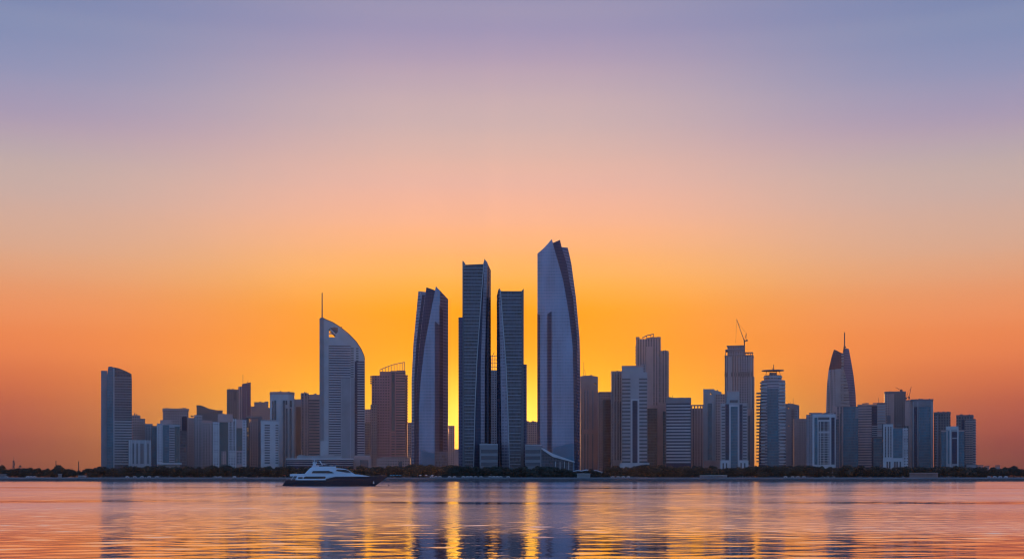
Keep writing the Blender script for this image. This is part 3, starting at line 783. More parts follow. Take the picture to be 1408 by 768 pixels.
B.v('wall', 722, 740, 579.5, 'grid_pink', 0, 26); B.roof(723, 738, 579.5, 4, 'pink_stone', hmax=2)

B = Bld('fabric_canopy', 'wide low white tent roof with soft peaks, right of the tallest tower', 806, 1495, 0, 'canopy')
bm = bmesh.new()
nx, ny = 44, 8
gv = []
for j in range(ny + 1):
    row = []
    for i in range(nx + 1):
        x = 779 + 55 * i / nx; q = j / ny
        prof_h = 6.0 * math.sin(math.pi * min(1, max(0, i / nx))) ** 0.45 * (0.80 + 0.2 * abs(math.cos(i / nx * math.pi * 4)))
        row.append(bm.verts.new((B.u(x), 26 * q, 3.6 + prof_h * (0.35 + 0.65 * math.sin(math.pi * min(1, 0.25 + q * .75))))))
    gv.append(row)
for j in range(ny):
    for i in range(nx): bm.faces.new((gv[j][i], gv[j][i + 1], gv[j + 1][i + 1], gv[j + 1][i]))
so = link('tent_roof', bm_mesh(bm, 'tent_roof'), 'white_stone', B.root, smooth=True)
sm = so.modifiers.new('thick', 'SOLIDIFY'); sm.thickness = 0.25
for x in (781, 790, 799, 808, 817, 826, 832): B.rod('post', (x, 655.6), (x, 650), 0.2, 'metal_pale', 1)

# --- right of the centre
B = Bld('pierced_top_tower', 'pinkish tower with small round hole near its top, just right of the tallest tower', 810, 1740, 2.5)
hole = [(818.6 + 1.1 * math.cos(i * math.pi / 5), 527.4 + 1.3 * math.sin(i * math.pi / 5)) for i in range(10)]
B.poly('wall', [(798, 661), (798, 517), (803, 516), (812, 516), (820, 517), (822.2, 518), (822.2, 661)], 'pink_stone', 0, 24, holes=[hole])
B.fins('window_strip', [804.5, 808.5, 815], 2.2, 536, 590, 'grid_grey', -0.3); B.fins('window_strip', [804.5, 808.5, 815], 2.2, 596, 660, 'grid_grey', -0.3)
B.fins('rib', [802.4, 806.5, 811.5, 818], 0.9, 530, 660, 'pink_stone', -0.8); B.panel('belt', 799, 822, 590.5, 595, 'pink_stone', -1)
B.rod('aerial', (803, 516), (803, 496), 0.35, r1=0.15); B.rod('aerial', (805.4, 516), (804.4, 507), 0.25); B.roof(806, 820, 516, 3, 'pink_stone', hmax=1.6)

B = Bld('balcony_edge_tower', 'shorter dark glass tower with bright balconies down its left edge, between two taller pale towers', 832, 1690, 5)
B.v('wall', 824, 841, 539, 'grid_pink', 1, 24); B.panel('glass_front', 829, 840.5, 549, 660, 'curtain_dark', 0.4); B.bands('balcony', 822.8, 827, 551, 632, 22, 0.4, 'pink_stone', -0.6, 8)
B.v('cap', 824, 841.2, 538.2, 'grey_stone', 0.4, 24.4, 540.5)

B = Bld('slim_ribbed_tower', 'slim pinkish tower of vertical ribs joined to the left of the white banded tower', 848, 1640)
B.v('wall', 840.8, 855.5, 510.5, 'rib_pale', 0, 24); B.fins('window_strip', [845.5, 849.6, 853], 1.4, 552, 636, 'glass_dark', -0.3)
B.fins('rib', [841.6, 843.6, 847.6, 851.4, 854.6], 0.9, 511, 660, 'pale_stone', -0.8); B.v('plinth', 843, 854, 632, 'pale_stone', -2, 2)
B.v('cap', 840.6, 855.5, 509.8, 'pink_stone', -0.3, 24.3, 512.5); B.roof(842, 854, 509.8, 2, hmax=1.5)

B = Bld('white_banded_tower', 'pale tower of bold white bands with central glass column, beside the slim ribbed tower', 872, 1600)
B.v('wall', 855, 884.5, 503.2, 'pale_stone', 0, 26); B.v('shoulder', 884.5, 890, 511.5, 'pale_stone', 0.3, 26)
B.bands('window_band', 855.3, 866.8, 518.5, 637, 24, 0.46, 'glass_dark', -0.25); B.bands('window_band', 878.6, 889.8, 518.5, 637, 24, 0.46, 'glass_dark', -0.25)
B.panel('centre_frame', 867.4, 879, 548, 660, 'white_stone', -0.9, 1.5); B.panel('centre_glass', 869.6, 876.6, 550.5, 660, 'curtain_navy', -1.2, 1)
B.panel('centre_pier', 867, 878.4, 512, 548, 'pale_stone', -0.5); B.v('podium', 852, 893, 636, 'white_stone', -3, 4); B.v('coping', 854.8, 884.7, 502.4, 'pink_stone', -0.4, 26.3, 504.4)
B.roof(857, 883, 502.4, 2, hmax=1.5)

B = Bld('broken_crown_tower', 'tall mauve tower with an uneven rooftop frame, rising behind the white banded tower', 897, 1880, -2)
B.v('wall', 874.5, 908, 465.5, 'rib_pink', 0, 32); B.v('wing', 908, 919, 482, 'rib_pink', 2, 30)
B.panel('stair_panel', 888.5, 897, 476, 660, 'pink_stone', -0.8); B.panel('glass_panel', 881, 888, 500, 660, 'grid_grey', -0.3)
B.v('roof_wall', 874.3, 879, 462.6, 'grey_stone', 0, 10, 466); B.v('roof_wall', 903, 908.3, 463, 'grey_stone', 0, 10, 466)
B.rod('roof_beam', (883, 463.6), (890, 460.4), 0.8, 'grey_stone', 2); B.rod('roof_beam', (890, 460.4), (899, 458.8), 0.8, 'grey_stone', 2)
for x, y in ((884, 463), (889, 461), (894, 459.8), (898.6, 459)): B.rod('roof_post', (x, 466), (x, y), 0.5, 'grey_stone', 2)
B.roof(876, 906, 465.5, 5, hmax=3.5); B.roof(909, 918, 482, 2, hmax=2); B.bands('balcony', 916.5, 919.8, 484, 560, 18, .35, 'pink_stone', 0, 8); B.bands('balcony', 873.4, 876, 474, 500, 6, .4, 'pink_stone', 0, 8)

B = Bld('dark_infill_block', 'dark block filling the gap right of the white banded tower', 897, 1680, None, 'building')
B.v('wall', 889.5, 904, 557.8, 'curtain_dark', 0, 22); B.v('cap', 889.5, 904.2, 556.8, 'pink_stone', -0.4, 22.2, 561)
B = Bld('pink_infill_block', 'narrow pinkish block attached left of the glass office block with even bands', 910, 1650, None, 'building')
B.v('wall', 903.8, 916.5, 553.8, 'pink_stone', 0, 22); B.panel('glass_panel', 911.5, 915.4, 565, 660, 'curtain_dark'); B.roof(904, 916, 553.8, 2, hmax=1.5)
B = Bld('banded_office_block', 'flat-topped office block of even blue glass and pale bands, right of the white banded tower', 933, 1600)
B.v('wall', 915.8, 950, 547, 'curtain_navy', 0, 26); B.v('top_wall', 915.6, 950.2, 546.4, 'grey_stone', -0.5, 26.3, 554); B.bands('floor_band', 916.2, 949.6, 555, 637, 19, 0.5, 'metal_pale', -0.45)
B.roof(918, 948, 546.4, 3, hmax=1.5); B.rod('aerial', (924.5, 546.4), (924.5, 542.5), 0.2)

B = Bld('pillared_roof_block', 'mauve block with stub pillars along its roof, right of the even-banded office block', 959, 1760, None, 'building')
B.v('wall', 949.5, 968, 561, 'rib_pink', 0, 24); B.fins('rib', [951, 954.5, 958, 961.5, 966], 1.0, 560.5, 660, 'pink_stone', -0.8)
for x in (951, 955, 959.5, 963.5, 966.5): B.v('roof_pillar', x - 0.9, x + 0.9, 557.2, 'pink_stone', 1, 4, 561.2)
B.v('roof_beam', 950, 968, 556, 'pink_stone', 0.8, 4.4, 557.6)

B = Bld('pale_notched_tower', 'pale tower with a small notch window near its top left and a long glass strip', 981, 1680)
B.poly('wall', [(967, 661), (967, 533.8), (969, 534.4), (982, 534.4), (983, 536), (992, 538.6), (992, 661)], 'pale_stone', 0, 24, holes=[[(976.6, 538.2), (979.4, 541.8), (976.6, 541.8)]])
B.panel('glass_strip', 973, 978.8, 554, 632, 'curtain_teal'); B.v('wing', 984, 997.5, 541.5, 'grid_pink', -1, 22); B.v('plinth', 968, 998, 633, 'pink_stone', -2.5, 2)
B.fins('rib', [970, 982.4], 1.2, 540, 660, 'pale_stone'); B.roof(983, 991, 537, 2, hmax=2.4)

B = Bld('teal_centre_tower', 'stepped white tower with a tall teal glass centre and banded shoulders', 1009, 1590)
B.v('wall', 991, 1027.5, 554, 'pale_stone', 0, 24); B.prism('crown', [(998.5, 3), (1000, 1), (1015, 1), (1016.5, 3), (1016.5, 20), (998.5, 20)], 538, 'pale_stone', 556)
B.panel('crown_window', 1003.5, 1014.5, 549.5, 553, 'glass_dark', 0.6, 1)
B.panel('glass_frame', 1002.6, 1016.4, 556.5, 660, 'white_stone', -0.8, 1.4); B.panel('centre_glass', 1004.8, 1014.4, 558.5, 660, 'curtain_teal', -1.1, 1)
B.panel('side_glass', 997.3, 1002.3, 555, 632, 'curtain_navy', -0.3); B.panel('side_glass', 1016.8, 1021, 555.5, 632, 'curtain_navy', -0.3)
B.bands('window_band', 992.2, 996.8, 557, 632, 18, 0.46, 'glass_dark', -0.25); B.bands('window_band', 1021.6, 1026.8, 557, 632, 18, 0.46, 'glass_dark', -0.25)
B.v('wing', 1019.5, 1027.8, 553.6, 'pale_stone', 1.5, 22); B.v('base_block', 990.5, 1003, 632.5, 'white_stone', -2.5, 3); B.v('base_block', 1016, 1029, 632.5, 'white_stone', -2.5, 3)
for x in (994.5, 999, 1019, 1024): B.panel('doorway', x - 1, x + 1, 636, 660, 'glass_dark', -2.8, 1)
B.v('cap', 999.4, 1015.6, 537.2, 'pink_stone', 2, 19, 538.6)

B = Bld('strip_window_block', 'pink block with one long dark window strip, tucked right of the teal-centred white tower', 1031, 1680, None, 'building')
B.v('wall', 1024, 1036.6, 563, 'pink_stone', 0, 22); B.panel('window_strip', 1027.5, 1031.5, 571, 638, 'glass_dark'); B.v('cap', 1024, 1036.8, 562, 'pink_stone', -.3, 22, 566)

B = Bld('unfinished_tower', 'tall unfinished tower with open top floors and a tower crane on its roof', 1016, 1900, -3)
B.v('wall', 996.4, 1035.2, 489, 'rib_pale', 0, 34); B.panel('pier', 1001, 1005, 490, 660, 'pale_stone', -0.8, 1.6); B.panel('glass_panel', 1018, 1028, 494, 660, 'grid_grey', -0.4)
B.panel('belt', 996.2, 1035.4, 511.5, 517.5, 'grid_dark', -0.7); B.fins('rib', [1009, 1013.6, 1032], 0.9, 490, 660, 'pink_stone', -0.9)
B.v('crown_floor', 1000, 1023, 475.5, 'grid_grey', 3, 28, 489); B.v('crown_slab', 997, 1023.2, 479.6, 'grey_stone', 1.5, 30, 481.2); B.v('crown_slab', 999, 1023.2, 474.2, 'grey_stone', 2, 29, 475.8); B.v('crown_slab', 996.2, 1035.6, 488, 'grey_stone', -.6, 34.3, 489.4)
for x in (1025, 1028.5, 1032, 1034.8): B.rod('column', (x, 489), (x, 484.6), 0.5, 'grey_stone', 2)
B.v('crown_slab', 1023, 1035.4, 484, 'grey_stone', 1, 12, 485); B.v('wing', 1033.6, 1036.6, 517, 'pink_stone', 4, 20)
for x in (997.5, 1000.5): B.rod('column', (x, 489), (x, 481), 0.5, 'grey_stone', 2)

def crane(label, xc, Y, base, mast_top, jib, counter, hook=None, r=0.5, z_base=None):
    """luffing tower crane standing on a roof"""
    C = Bld('tower_crane', label, xc, Y, 0, 'crane')
    C.rod('mast', (base[0], base[1]), mast_top, r * 1.3, d=12)
    C.rod('jib', mast_top, jib, r * 0.9, d=12, r1=r * 0.6)
    C.rod('counter_jib', mast_top, counter, r * 1.1, d=12)
    C.v('cab', mast_top[0] - 1.0, mast_top[0] + 1.0, mast_top[1] - 0.6, 'metal_dark', 10.8, 13.2, mast_top[1] + 2)
    C.v('counterweight', counter[0] - 1.0, counter[0] + 1.0, counter[1] - 0.4, 'metal_dark', 11, 13, counter[1] + 2)
    apex = (mast_top[0] + (counter[0] - mast_top[0]) * .75, mast_top[1] - abs(mast_top[1] - jib[1]) * 0.36)
    C.rod('a_frame', mast_top, apex, r * 0.6, d=12); C.rod('stay', apex, (jib[0] * .85 + mast_top[0] * .15, jib[1] * .85 + mast_top[1] * .15), r * 0.22, d=12); C.rod('stay', apex, counter, r * 0.3, d=12)
    if hook: C.rod('hoist_cable', jib, hook, r * 0.2, d=12)
    return C
crane('large luffing crane with raised jib on the unfinished tower', 1020, 1905, (1023.8, 489), (1023.6, 468), (1012.8, 437), (1027, 466), (1011.6, 470), 0.75)

B = Bld('halo_roof_tower', 'rounded teal glass tower with a halo disc and mast on its roof, banded sides', 1062, 1620)
pts = [(534, 1046, 1079.6), (580, 1044, 1080.4), (661, 1042.6, 1081)]
plan = lambda a, c: [(a, 9), (a + 3, 4), (a + 9, 1), ((a + c) / 2, 0), (c - 9, 1), (c - 3, 4), (c, 9), (c, 27), (a, 27)]
bm = bmesh.new(); rings = []
for y, a, c in [(522, 1046.8, 1079.6)] + pts:
    rings.append([bm.verts.new((B.u(x), d, B.z(y))) for x, d in plan(a, c)])
for r0, r1 in zip(rings, rings[1:]):
    for i in range(9): bm.faces.new((r0[i], r1[i], r1[(i + 1) % 9], r0[(i + 1) % 9]))
bm.faces.new(rings[0])
link('wall', bm_mesh(bm, 'wall'), 'stripe_pale', B.root)
B.facet('centre_glass', K(1055), pl((534, 1070), (661, 1071)), lambda q: 534 + 0 * q, -0.6, -0.6, 'curtain_teal')
B.bands('floor_band', 1046.5, 1055, 525, 637, 24, 0.42, 'metal_pale', 1.2, 5); B.bands('floor_band', 1070.8, 1080, 525, 637, 24, 0.42, 'metal_pale', 1.2, 5)
B.bands('balcony', 1039.8, 1047, 537, 636, 22, 0.36, 'grey_stone', 6, 12); B.bands('balcony', 1044.6, 1048, 523, 535, 3, 0.36, 'grey_stone', 6, 12)
B.prism('crown_drum', [(1062.5 + 12.3 * math.cos(i * math.pi / 8), 13 + 11 * math.sin(i * math.pi / 8)) for i in range(16)], 515, 'grid_grey', 523)
B.prism('crown_ring', [(1062.5 + 13.2 * math.cos(i * math.pi / 8), 13 + 12 * math.sin(i * math.pi / 8)) for i in range(16)], 516.6, 'metal_pale', 518.4)
B.prism('halo_disc', [(1062.5 + 15.6 * math.cos(i * math.pi / 12), 13 + 14 * math.sin(i * math.pi / 12)) for i in range(24)], 507.7, 'grey_stone', 508.6)
for x in (1053, 1058, 1068, 1073): B.rod('halo_post', (x, 515.5), (x - (x - 1062.5) * .1, 508.6), 0.4, 'grey_stone', 10)
B.v('lift_core', 1058.5, 1067.5, 511, 'grey_stone', 9, 18, 515.2); B.rod('mast', (1063.8, 509), (1063.8, 500), 0.6, r1=0.4); B.rod('bracket', (1061.5, 505), (1063.8, 508), .3)

B = Bld('twin_hole_tower', 'plain bluish tower with two small bright openings and thin aerials, right of the halo-roofed tower', 1089, 1800)
hl = lambda x, y, r: [(x + r * math.cos(i * math.pi / 4), y + r * 1.1 * math.sin(i * math.pi / 4)) for i in range(8)]
B.poly('wall', [(1078, 661), (1078, 554.6), (1090, 554.6), (1099, 557), (1099, 661)], 'grey_stone', 0, 24, holes=[hl(1084.2, 560.3, 1.2), hl(1084.8, 584.6, .8)])
B.panel('glass_panel', 1088.5, 1092, 562, 660, 'grid_dark'); B.rod('aerial', (1090.6, 555), (1090.6, 546.4), 0.3, r1=.15); B.rod('aerial', (1086.6, 554.6), (1086.6, 552), 0.25); B.roof(1080, 1089, 554.6, 3, hmax=1.6); B.panel('window_strip', 1094, 1098, 563, 660, 'grid_grey', -.2)
B = Bld('grid_pink_block', 'pinkish block with a fine window grid left of the white-framed glass block', 1100, 1690, 0.5, 'building')
B.v('wall', 1091.5, 1097, 577, 'pink_stone', -0.4, 22); B.v('wall', 1097, 1110, 576, 'grid_pink', 0, 22); B.v('cap', 1091.3, 1109, 575.2, 'pink_stone', -0.6, 22.2, 578)
B = Bld('white_framed_block', 'glass block in a white square frame with a white cross grid on its front', 1129, 1600)
B.v('wall', 1108.5, 1117, 569.5, 'grid_grey', 2, 26); B.v('wall', 1117, 1149, 569, 'white_stone', 0, 26)
B.panel('header_window', 1125, 1140.5, 573.2, 576.8, 'glass_dark', -0.25); B.panel('glass_strip', 1119.8, 1124, 573.5, 638, 'curtain_teal', -0.3); B.panel('glass_strip', 1143, 1147.6, 573.5, 638, 'curtain_navy', -0.3)
B.panel('centre_glass', 1125.6, 1140.4, 579, 638, 'curtain_dark', -0.3); B.fins('mullion', [1128, 1133, 1138.6], 1.0, 579, 638, 'white_stone', -0.9); B.bands('transom', 1125.8, 1140.2, 594, 637.5, 13, 0.3, 'pale_stone', -0.7); B.bands('transom', 1125.8, 1140.2, 592, 595, 1, 0.7, 'white_stone', -0.8)
B.v('roof_house', 1114.5, 1130, 566.6, 'grey_stone', 6, 20, 570); B.roof(1112, 1146, 568, 5, hmax=2); B.panel('side_glass', 1149.2, 1153.5, 576, 660, 'curtain_dark', 2, 18)

# --- domed tower with spire
B = Bld('domed_spire_tower', 'bullet-shaped tower with a split curved top and a spire, rising behind the right cluster', 1157, 1950)
dL = pl((479, 1146.6), (489, 1143.4), (508, 1139), (531, 1136.6), (567, 1135.6), (661, 1135.2)); dR = pl((478, 1167), (495.7, 1170.4), (516, 1173.8), (539.7, 1176.4), (560, 1177.2), (661, 1178))
core(B, [(492, 1147, 1168), (508, 1143, 1171), (540, 1140, 1174), (661, 1139, 1175)], 8, 40, 'stripe_pink')
mid_l = pl((486, 1158.2), (520, 1158), (661, 1157.5)); ridge = pl((479, 1161), (506, 1160), (530, 1166), (560, 1168.5), (661, 1170))
B.facet('left_shell', dL, mid_l, pl((0, 479), (0.35, 480.6), (0.7, 483.4), (1, 485.4)), 10, 0, 'curtain_navy', yb=507, cols=8)
B.facet('left_wall', dL, mid_l, lambda q: 506.6 + 0 * q, 10.5, 0.6, 'grid_pale', cols=8)
B.facet('centre_wall', K(1148.6), pl((507, 1160), (661, 1160)), lambda q: 506.6 + 0 * q, 3.2, -0.5, 'pale_stone')
B.facet('right_shell', ridge, dR, pl((0, 479.2), (.5, 478.4), (1, 478.8)), -1.5, 9, 'curtain_mauve', cols=8)
B.facet('slot_wall', lambda y: mid_l(y) - 1, lambda y: ridge(y) + .6, lambda q: 486 - 3 * q, 0.4, -0.3, 'stripe_pale')
yy = 488.0
while yy < 560:
    a = 1157.4 - (0.6 if yy < 506 else 1.8); c = ridge(yy)
    link('louvre', box_mesh('louvre', B.u(a), B.u(c), -2.2, 0.6, B.z(yy) - 1.0, B.z(yy) + 1.0), 'pale_stone', B.root); yy += 4.3
B.rod('spire', (1161.3, 484), (1161.3, 456.3), 1.1, 'metal_dark', 4, r1=0.8); B.rod('spire_base', (1159.4, 486), (1160.6, 476.5), 0.8, 'metal_dark', 4); B.v('spire_platform', 1159.8, 1163.4, 476, 'metal_dark', 2, 6, 477.4)

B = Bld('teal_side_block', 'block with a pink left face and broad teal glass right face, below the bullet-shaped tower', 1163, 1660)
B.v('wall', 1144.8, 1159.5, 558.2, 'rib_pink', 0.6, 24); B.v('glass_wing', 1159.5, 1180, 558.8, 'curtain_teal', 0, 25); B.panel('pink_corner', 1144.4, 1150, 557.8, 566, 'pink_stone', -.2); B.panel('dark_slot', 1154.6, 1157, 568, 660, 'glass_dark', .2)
B.v('lift_house', 1167, 1169, 556.2, 'pink_stone', 3, 8, 559); B.roof(1147, 1165, 558.2, 3, hmax=1.8); B.v('edge_band', 1176, 1180.3, 560, 'grey_stone', -.4, 8, 575)

B = Bld('striped_slab_tower', 'broad mauve slab of fine horizontal stripes right of the teal-sided block', 1198, 1740)
B.v('wall', 1179, 1198.5, 556.5, 'stripe_pink', 0, 26); B.v('wall', 1198.5, 1206, 556, 'curtain_navy', 0.6, 26); B.v('wall', 1206, 1217.5, 553.4, 'stripe_pink', 0.2, 26)
B.v('cap', 1179, 1206, 555.6, 'pink_stone', -0.4, 26.2, 557.6); B.bands('floor_band', 1206.4, 1217, 556, 600, 12, 0.4, 'pale_stone', -0.3); B.bands('floor_band', 1199, 1213.5, 584, 601, 6, .45, 'pale_stone', -0.4); B.roof(1182, 1216, 554.5, 3, hmax=1.6); B.rod('aerial', (1208, 553.5), (1208, 546), .2)
B = Bld('dark_teal_block', 'low dark teal glass block in front of the striped mauve slab', 1207, 1640, None, 'building')
B.v('wall', 1201, 1214.8, 602, 'curtain_teal', 0, 20); B.v('cap', 1200.8, 1214.8, 601.4, 'grey_stone', -.3, 20.2, 603)
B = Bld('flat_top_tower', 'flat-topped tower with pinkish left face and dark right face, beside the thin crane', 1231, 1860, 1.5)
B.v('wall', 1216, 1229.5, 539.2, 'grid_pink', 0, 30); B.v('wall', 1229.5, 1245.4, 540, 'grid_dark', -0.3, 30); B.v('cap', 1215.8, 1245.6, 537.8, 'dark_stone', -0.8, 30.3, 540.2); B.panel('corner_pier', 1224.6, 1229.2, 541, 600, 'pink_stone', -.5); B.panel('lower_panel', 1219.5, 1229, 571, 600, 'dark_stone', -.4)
B.roof(1218, 1243, 537.8, 3, 'dark_stone', hmax=1.2)
crane('small crane with lowered jib on the flat-topped tower', 1236, 1880, (1239, 539.5), (1238.4, 535.4), (1231.4, 531.2), (1240, 535.2), None, 0.4)
B = Bld('red_flank_block', 'narrow reddish block between the flat-topped tower and the framed dark glass tower', 1251, 1800, -4, 'building')
B.v('wall', 1244, 1258, 550, 'pink_stone', 0, 24); B.v('lower_wall', 1244, 1255.4, 585, 'grid_dark', -.8, 22); B.v('cap', 1243.8, 1258, 549.4, 'grey_stone', -.3, 24.2, 551)
crane('thin crane with upright jib right of the flat-topped tower', 1251, 1820, (1250, 551), (1250, 545), (1253, 530.4), (1246, 545.6), None, 0.45)
B = Bld('grand_entrance_block', 'white block with tall teal glass panel above pale entrance base, before the flat-topped tower', 1232, 1600, None, 'building')
B.v('wall', 1214.4, 1227.8, 582.6, 'white_stone', 0, 22); B.v('wall', 1227.8, 1241.4, 588.4, 'pale_stone', 0.2, 22); B.v('wall', 1241.4, 1248.6, 588, 'grid_white', 0.6, 22)
B.panel('glass_panel', 1228.2, 1240.8, 588.8, 629, 'curtain_teal', -0.2); B.fins('window_strip', [1217.6, 1221.5, 1225], 1.6, 586, 628, 'grid_dark', -0.25); B.bands('floor_band', 1241.8, 1248.4, 591, 628, 12, 0.45, 'pale_stone', 0.1)
B.v('base_block', 1214, 1241.4, 629.4, 'white_stone', -1.6, 3)
for x in (1220, 1223.4, 1230.5, 1233.6, 1238): B.panel('doorway', x - 1.1, x + 1.1, 634, 660, 'glass_dark', -1.9, 1)
B.v('dark_edge', 1212.8, 1214.6, 582, 'curtain_dark', 2, 20); B.roof(1216, 1240, 584, 3, hmax=1.8)

B = Bld('framed_glass_tower', 'large dark teal glass tower in a grey stone frame, tallest of the right-hand end', 1267, 1650, 2)
B.v('wall', 1254.5, 1283, 549.6, 'grey_stone', 0, 28); B.v('cap', 1252, 1283.4, 548.4, 'dark_stone', -0.5, 28.4, 550.2); B.v('side_wall', 1250.4, 1254.6, 549.4, 'pink_stone', 3, 26)
B.panel('centre_glass', 1263.2, 1279, 559, 660, 'curtain_teal', -0.3); B.panel('glass_strip', 1257, 1261, 559, 660, 'curtain_navy', -0.3); B.panel('header', 1257, 1280, 553, 558, 'grey_stone', -0.5); B.fins('pier', [1255.6, 1262, 1280.4, 1282.4], 1.0, 552, 660, 'pale_stone', -0.8); B.roof(1256, 1281, 548.4, 4, 'dark_stone', hmax=1.6)
B = Bld('plain_grey_tower', 'plain dark grey tower right of the framed teal glass tower', 1296, 1760)
B.v('wall', 1284, 1307, 567, 'grid_dark', 0, 26); B.v('cap', 1283.8, 1307.2, 566, 'dark_stone', -0.4, 26.2, 568.4); B.panel('glass_strip', 1286.4, 1289.4, 570, 660, 'grid_grey', -.4); B.roof(1286, 1305, 566, 3, 'dark_stone', hmax=1.4)
B = Bld('white_pier_block', 'stepped teal glass block with two bright white piers near the right end', 1310, 1600, None, 'building')
B.v('wing', 1294.2, 1301, 592, 'curtain_teal', 1, 22); B.v('centre', 1301, 1317.5, 586.4, 'pale_stone', 0, 22); B.v('wing', 1317.5, 1326, 592, 'curtain_teal', 1, 22)
B.panel('centre_glass', 1308.8, 1316, 593, 637, 'curtain_navy', -0.3); B.panel('glass_strip', 1303.4, 1305.4, 592, 637, 'glass_teal', -0.2); B.fins('pier', [1306.8, 1317], 1.9, 590, 660, 'white_stone', -0.8); B.bands('sky_sign', 1309.4, 1315.4, 601, 603, 1, 0.8, 'pale_stone', -0.5)
B.v('cap', 1300.6, 1317.8, 585.6, 'white_stone', -0.4, 22.2, 590); B.v('cap', 1294, 1301, 591, 'pink_stone', 0.8, 22.2, 593); B.v('cap', 1317.7, 1326.3, 591, 'pink_stone', .8, 22.2, 593)
B = Bld('end_striped_tower', 'dark mauve striped tower with a stepped right shoulder, last tall tower at the right end', 1328, 1680, -2)
B.v('wall', 1314.8, 1338, 571, 'grid_dark', 0, 26); B.v('shoulder', 1338, 1341.4, 575.6, 'stripe_pink', 0.5, 26); B.bands('floor_band', 1327, 1337.8, 577, 637, 20, 0.42, 'pink_stone', -0.4); B.v('cap', 1314.6, 1338.2, 570, 'dark_stone', -0.4, 26.2, 572.5)
B.panel('glass_panel', 1322, 1326, 576, 660, 'curtain_navy', -.3); B.v('base_block', 1329, 1345, 638.6, 'pale_stone', -3, 3); B.roof(1317, 1336, 570, 3, 'dark_stone', hmax=1.5)

# --- small structures on the far left
def mast(name, label, x, y0, Y, wdt, n, head):
    C = Bld(name, label, x, Y, 20, 'mast')
    for sx in (-1, 1):
        for sd in (0, 1):
            bm = bmesh.new(); bm_rod(bm, (sx * wdt / 2, sd * wdt, -0.5), (sx * wdt / 3, sd * wdt, C.z(y0)), 0.16)
            link('leg', bm_mesh(bm, 'leg'), 'metal_dark', C.root)
    zt = C.z(y0)
    for i in range(n):
        a, c = zt * i / n, zt * (i + 1) / n
        bm = bmesh.new()
        bm_rod(bm, (-wdt / 2, 0, a), (wdt / 2.6, 0, c), 0.12); bm_rod(bm, (wdt / 2, wdt, a), (-wdt / 2.6, wdt, c), 0.12)
        link('brace', bm_mesh(bm, 'brace'), 'metal_dark', C.root)
    if head == 'dish':
        for z, dx in ((zt * .55, -.5), (zt * .72, .4), (zt * .86, -.3)): link('antenna_panel', box_mesh('antenna_panel', dx - .7, dx + .7, -.8, -.3, z, z + 2.6), 'metal_dark', C.root)
        bm = bmesh.new(); bm_rod(bm, (0, wdt / 2, zt), (0, wdt / 2, zt + 4), 0.15); link('aerial', bm_mesh(bm, 'aerial'), 'metal_dark', C.root)
    elif head == 'deck':
        link('deck', box_mesh('deck', -wdt * .7, wdt * .7, -wdt * .2, wdt * 1.2, zt, zt + .4), 'metal_dark', C.root); link('cabin', box_mesh('cabin', -wdt * .5, wdt * .5, 0, wdt, zt + .4, zt + 1.9), 'metal_dark', C.root)
    else:
        link('lamp_head', box_mesh('lamp_head', -.9, .9, -.2, wdt + .2, zt, zt + .5), 'metal_dark', C.root)
mast('antenna_mast', 'tallest lattice mast with dark antenna panels above the trees at the far left', 19, 632.5, 1500, 1.8, 7, 'dish')
mast('lookout_frame', 'short square lattice lookout with a small cabin, right of the antenna-panel mast', 28, 641.5, 1500, 2.2, 3, 'deck')
mast('flood_mast', 'thin lattice pole above the highest tree clump at the left', 77, 634, 1520, 0.6, 6, 'lamp')
mast('flood_mast', 'thin lattice pole between the highest left tree clump and the banded tower', 108, 634.5, 1520, 0.6, 6, 'lamp')

# low distant houses at the right end
for i, (a, c, y, lab) in enumerate([(1343, 1352, 638.4, 'low pale house just right of the last tall tower'), (1354.5, 1360, 639.6, 'tiny flat house behind the trees right of the low pale house'), (1369, 1375, 639, 'small house with gaps between its roof posts near the right edge')]):
    C = Bld('low_house', lab, (a + c) / 2, 1620, 4, 'house')
    C.v('wall', a, c, y + 1.6, 'pink_stone', 0, 12); C.v('roof', a - .4, c + .4, y, 'grey_stone', -.5, 12.5, y + 0.8)
    for x in (a + .5, (a + c) / 2, c - .5): C.rod('post', (x, y + 1.8), (x, y + .4), .3, 'grey_stone', 1)

# ------------------------------------------------------------------ trees
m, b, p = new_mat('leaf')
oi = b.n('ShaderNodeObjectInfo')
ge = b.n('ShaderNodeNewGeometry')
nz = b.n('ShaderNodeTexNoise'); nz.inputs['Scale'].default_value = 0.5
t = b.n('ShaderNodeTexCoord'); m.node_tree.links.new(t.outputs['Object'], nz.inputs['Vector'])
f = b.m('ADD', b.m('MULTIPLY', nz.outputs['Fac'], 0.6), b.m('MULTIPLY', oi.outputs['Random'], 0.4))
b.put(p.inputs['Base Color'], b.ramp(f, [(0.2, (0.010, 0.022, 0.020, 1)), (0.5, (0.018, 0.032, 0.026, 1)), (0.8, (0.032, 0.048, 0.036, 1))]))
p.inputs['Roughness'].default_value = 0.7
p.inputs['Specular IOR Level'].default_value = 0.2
plain('bark', (0.08, 0.06, 0.045), 0.95)

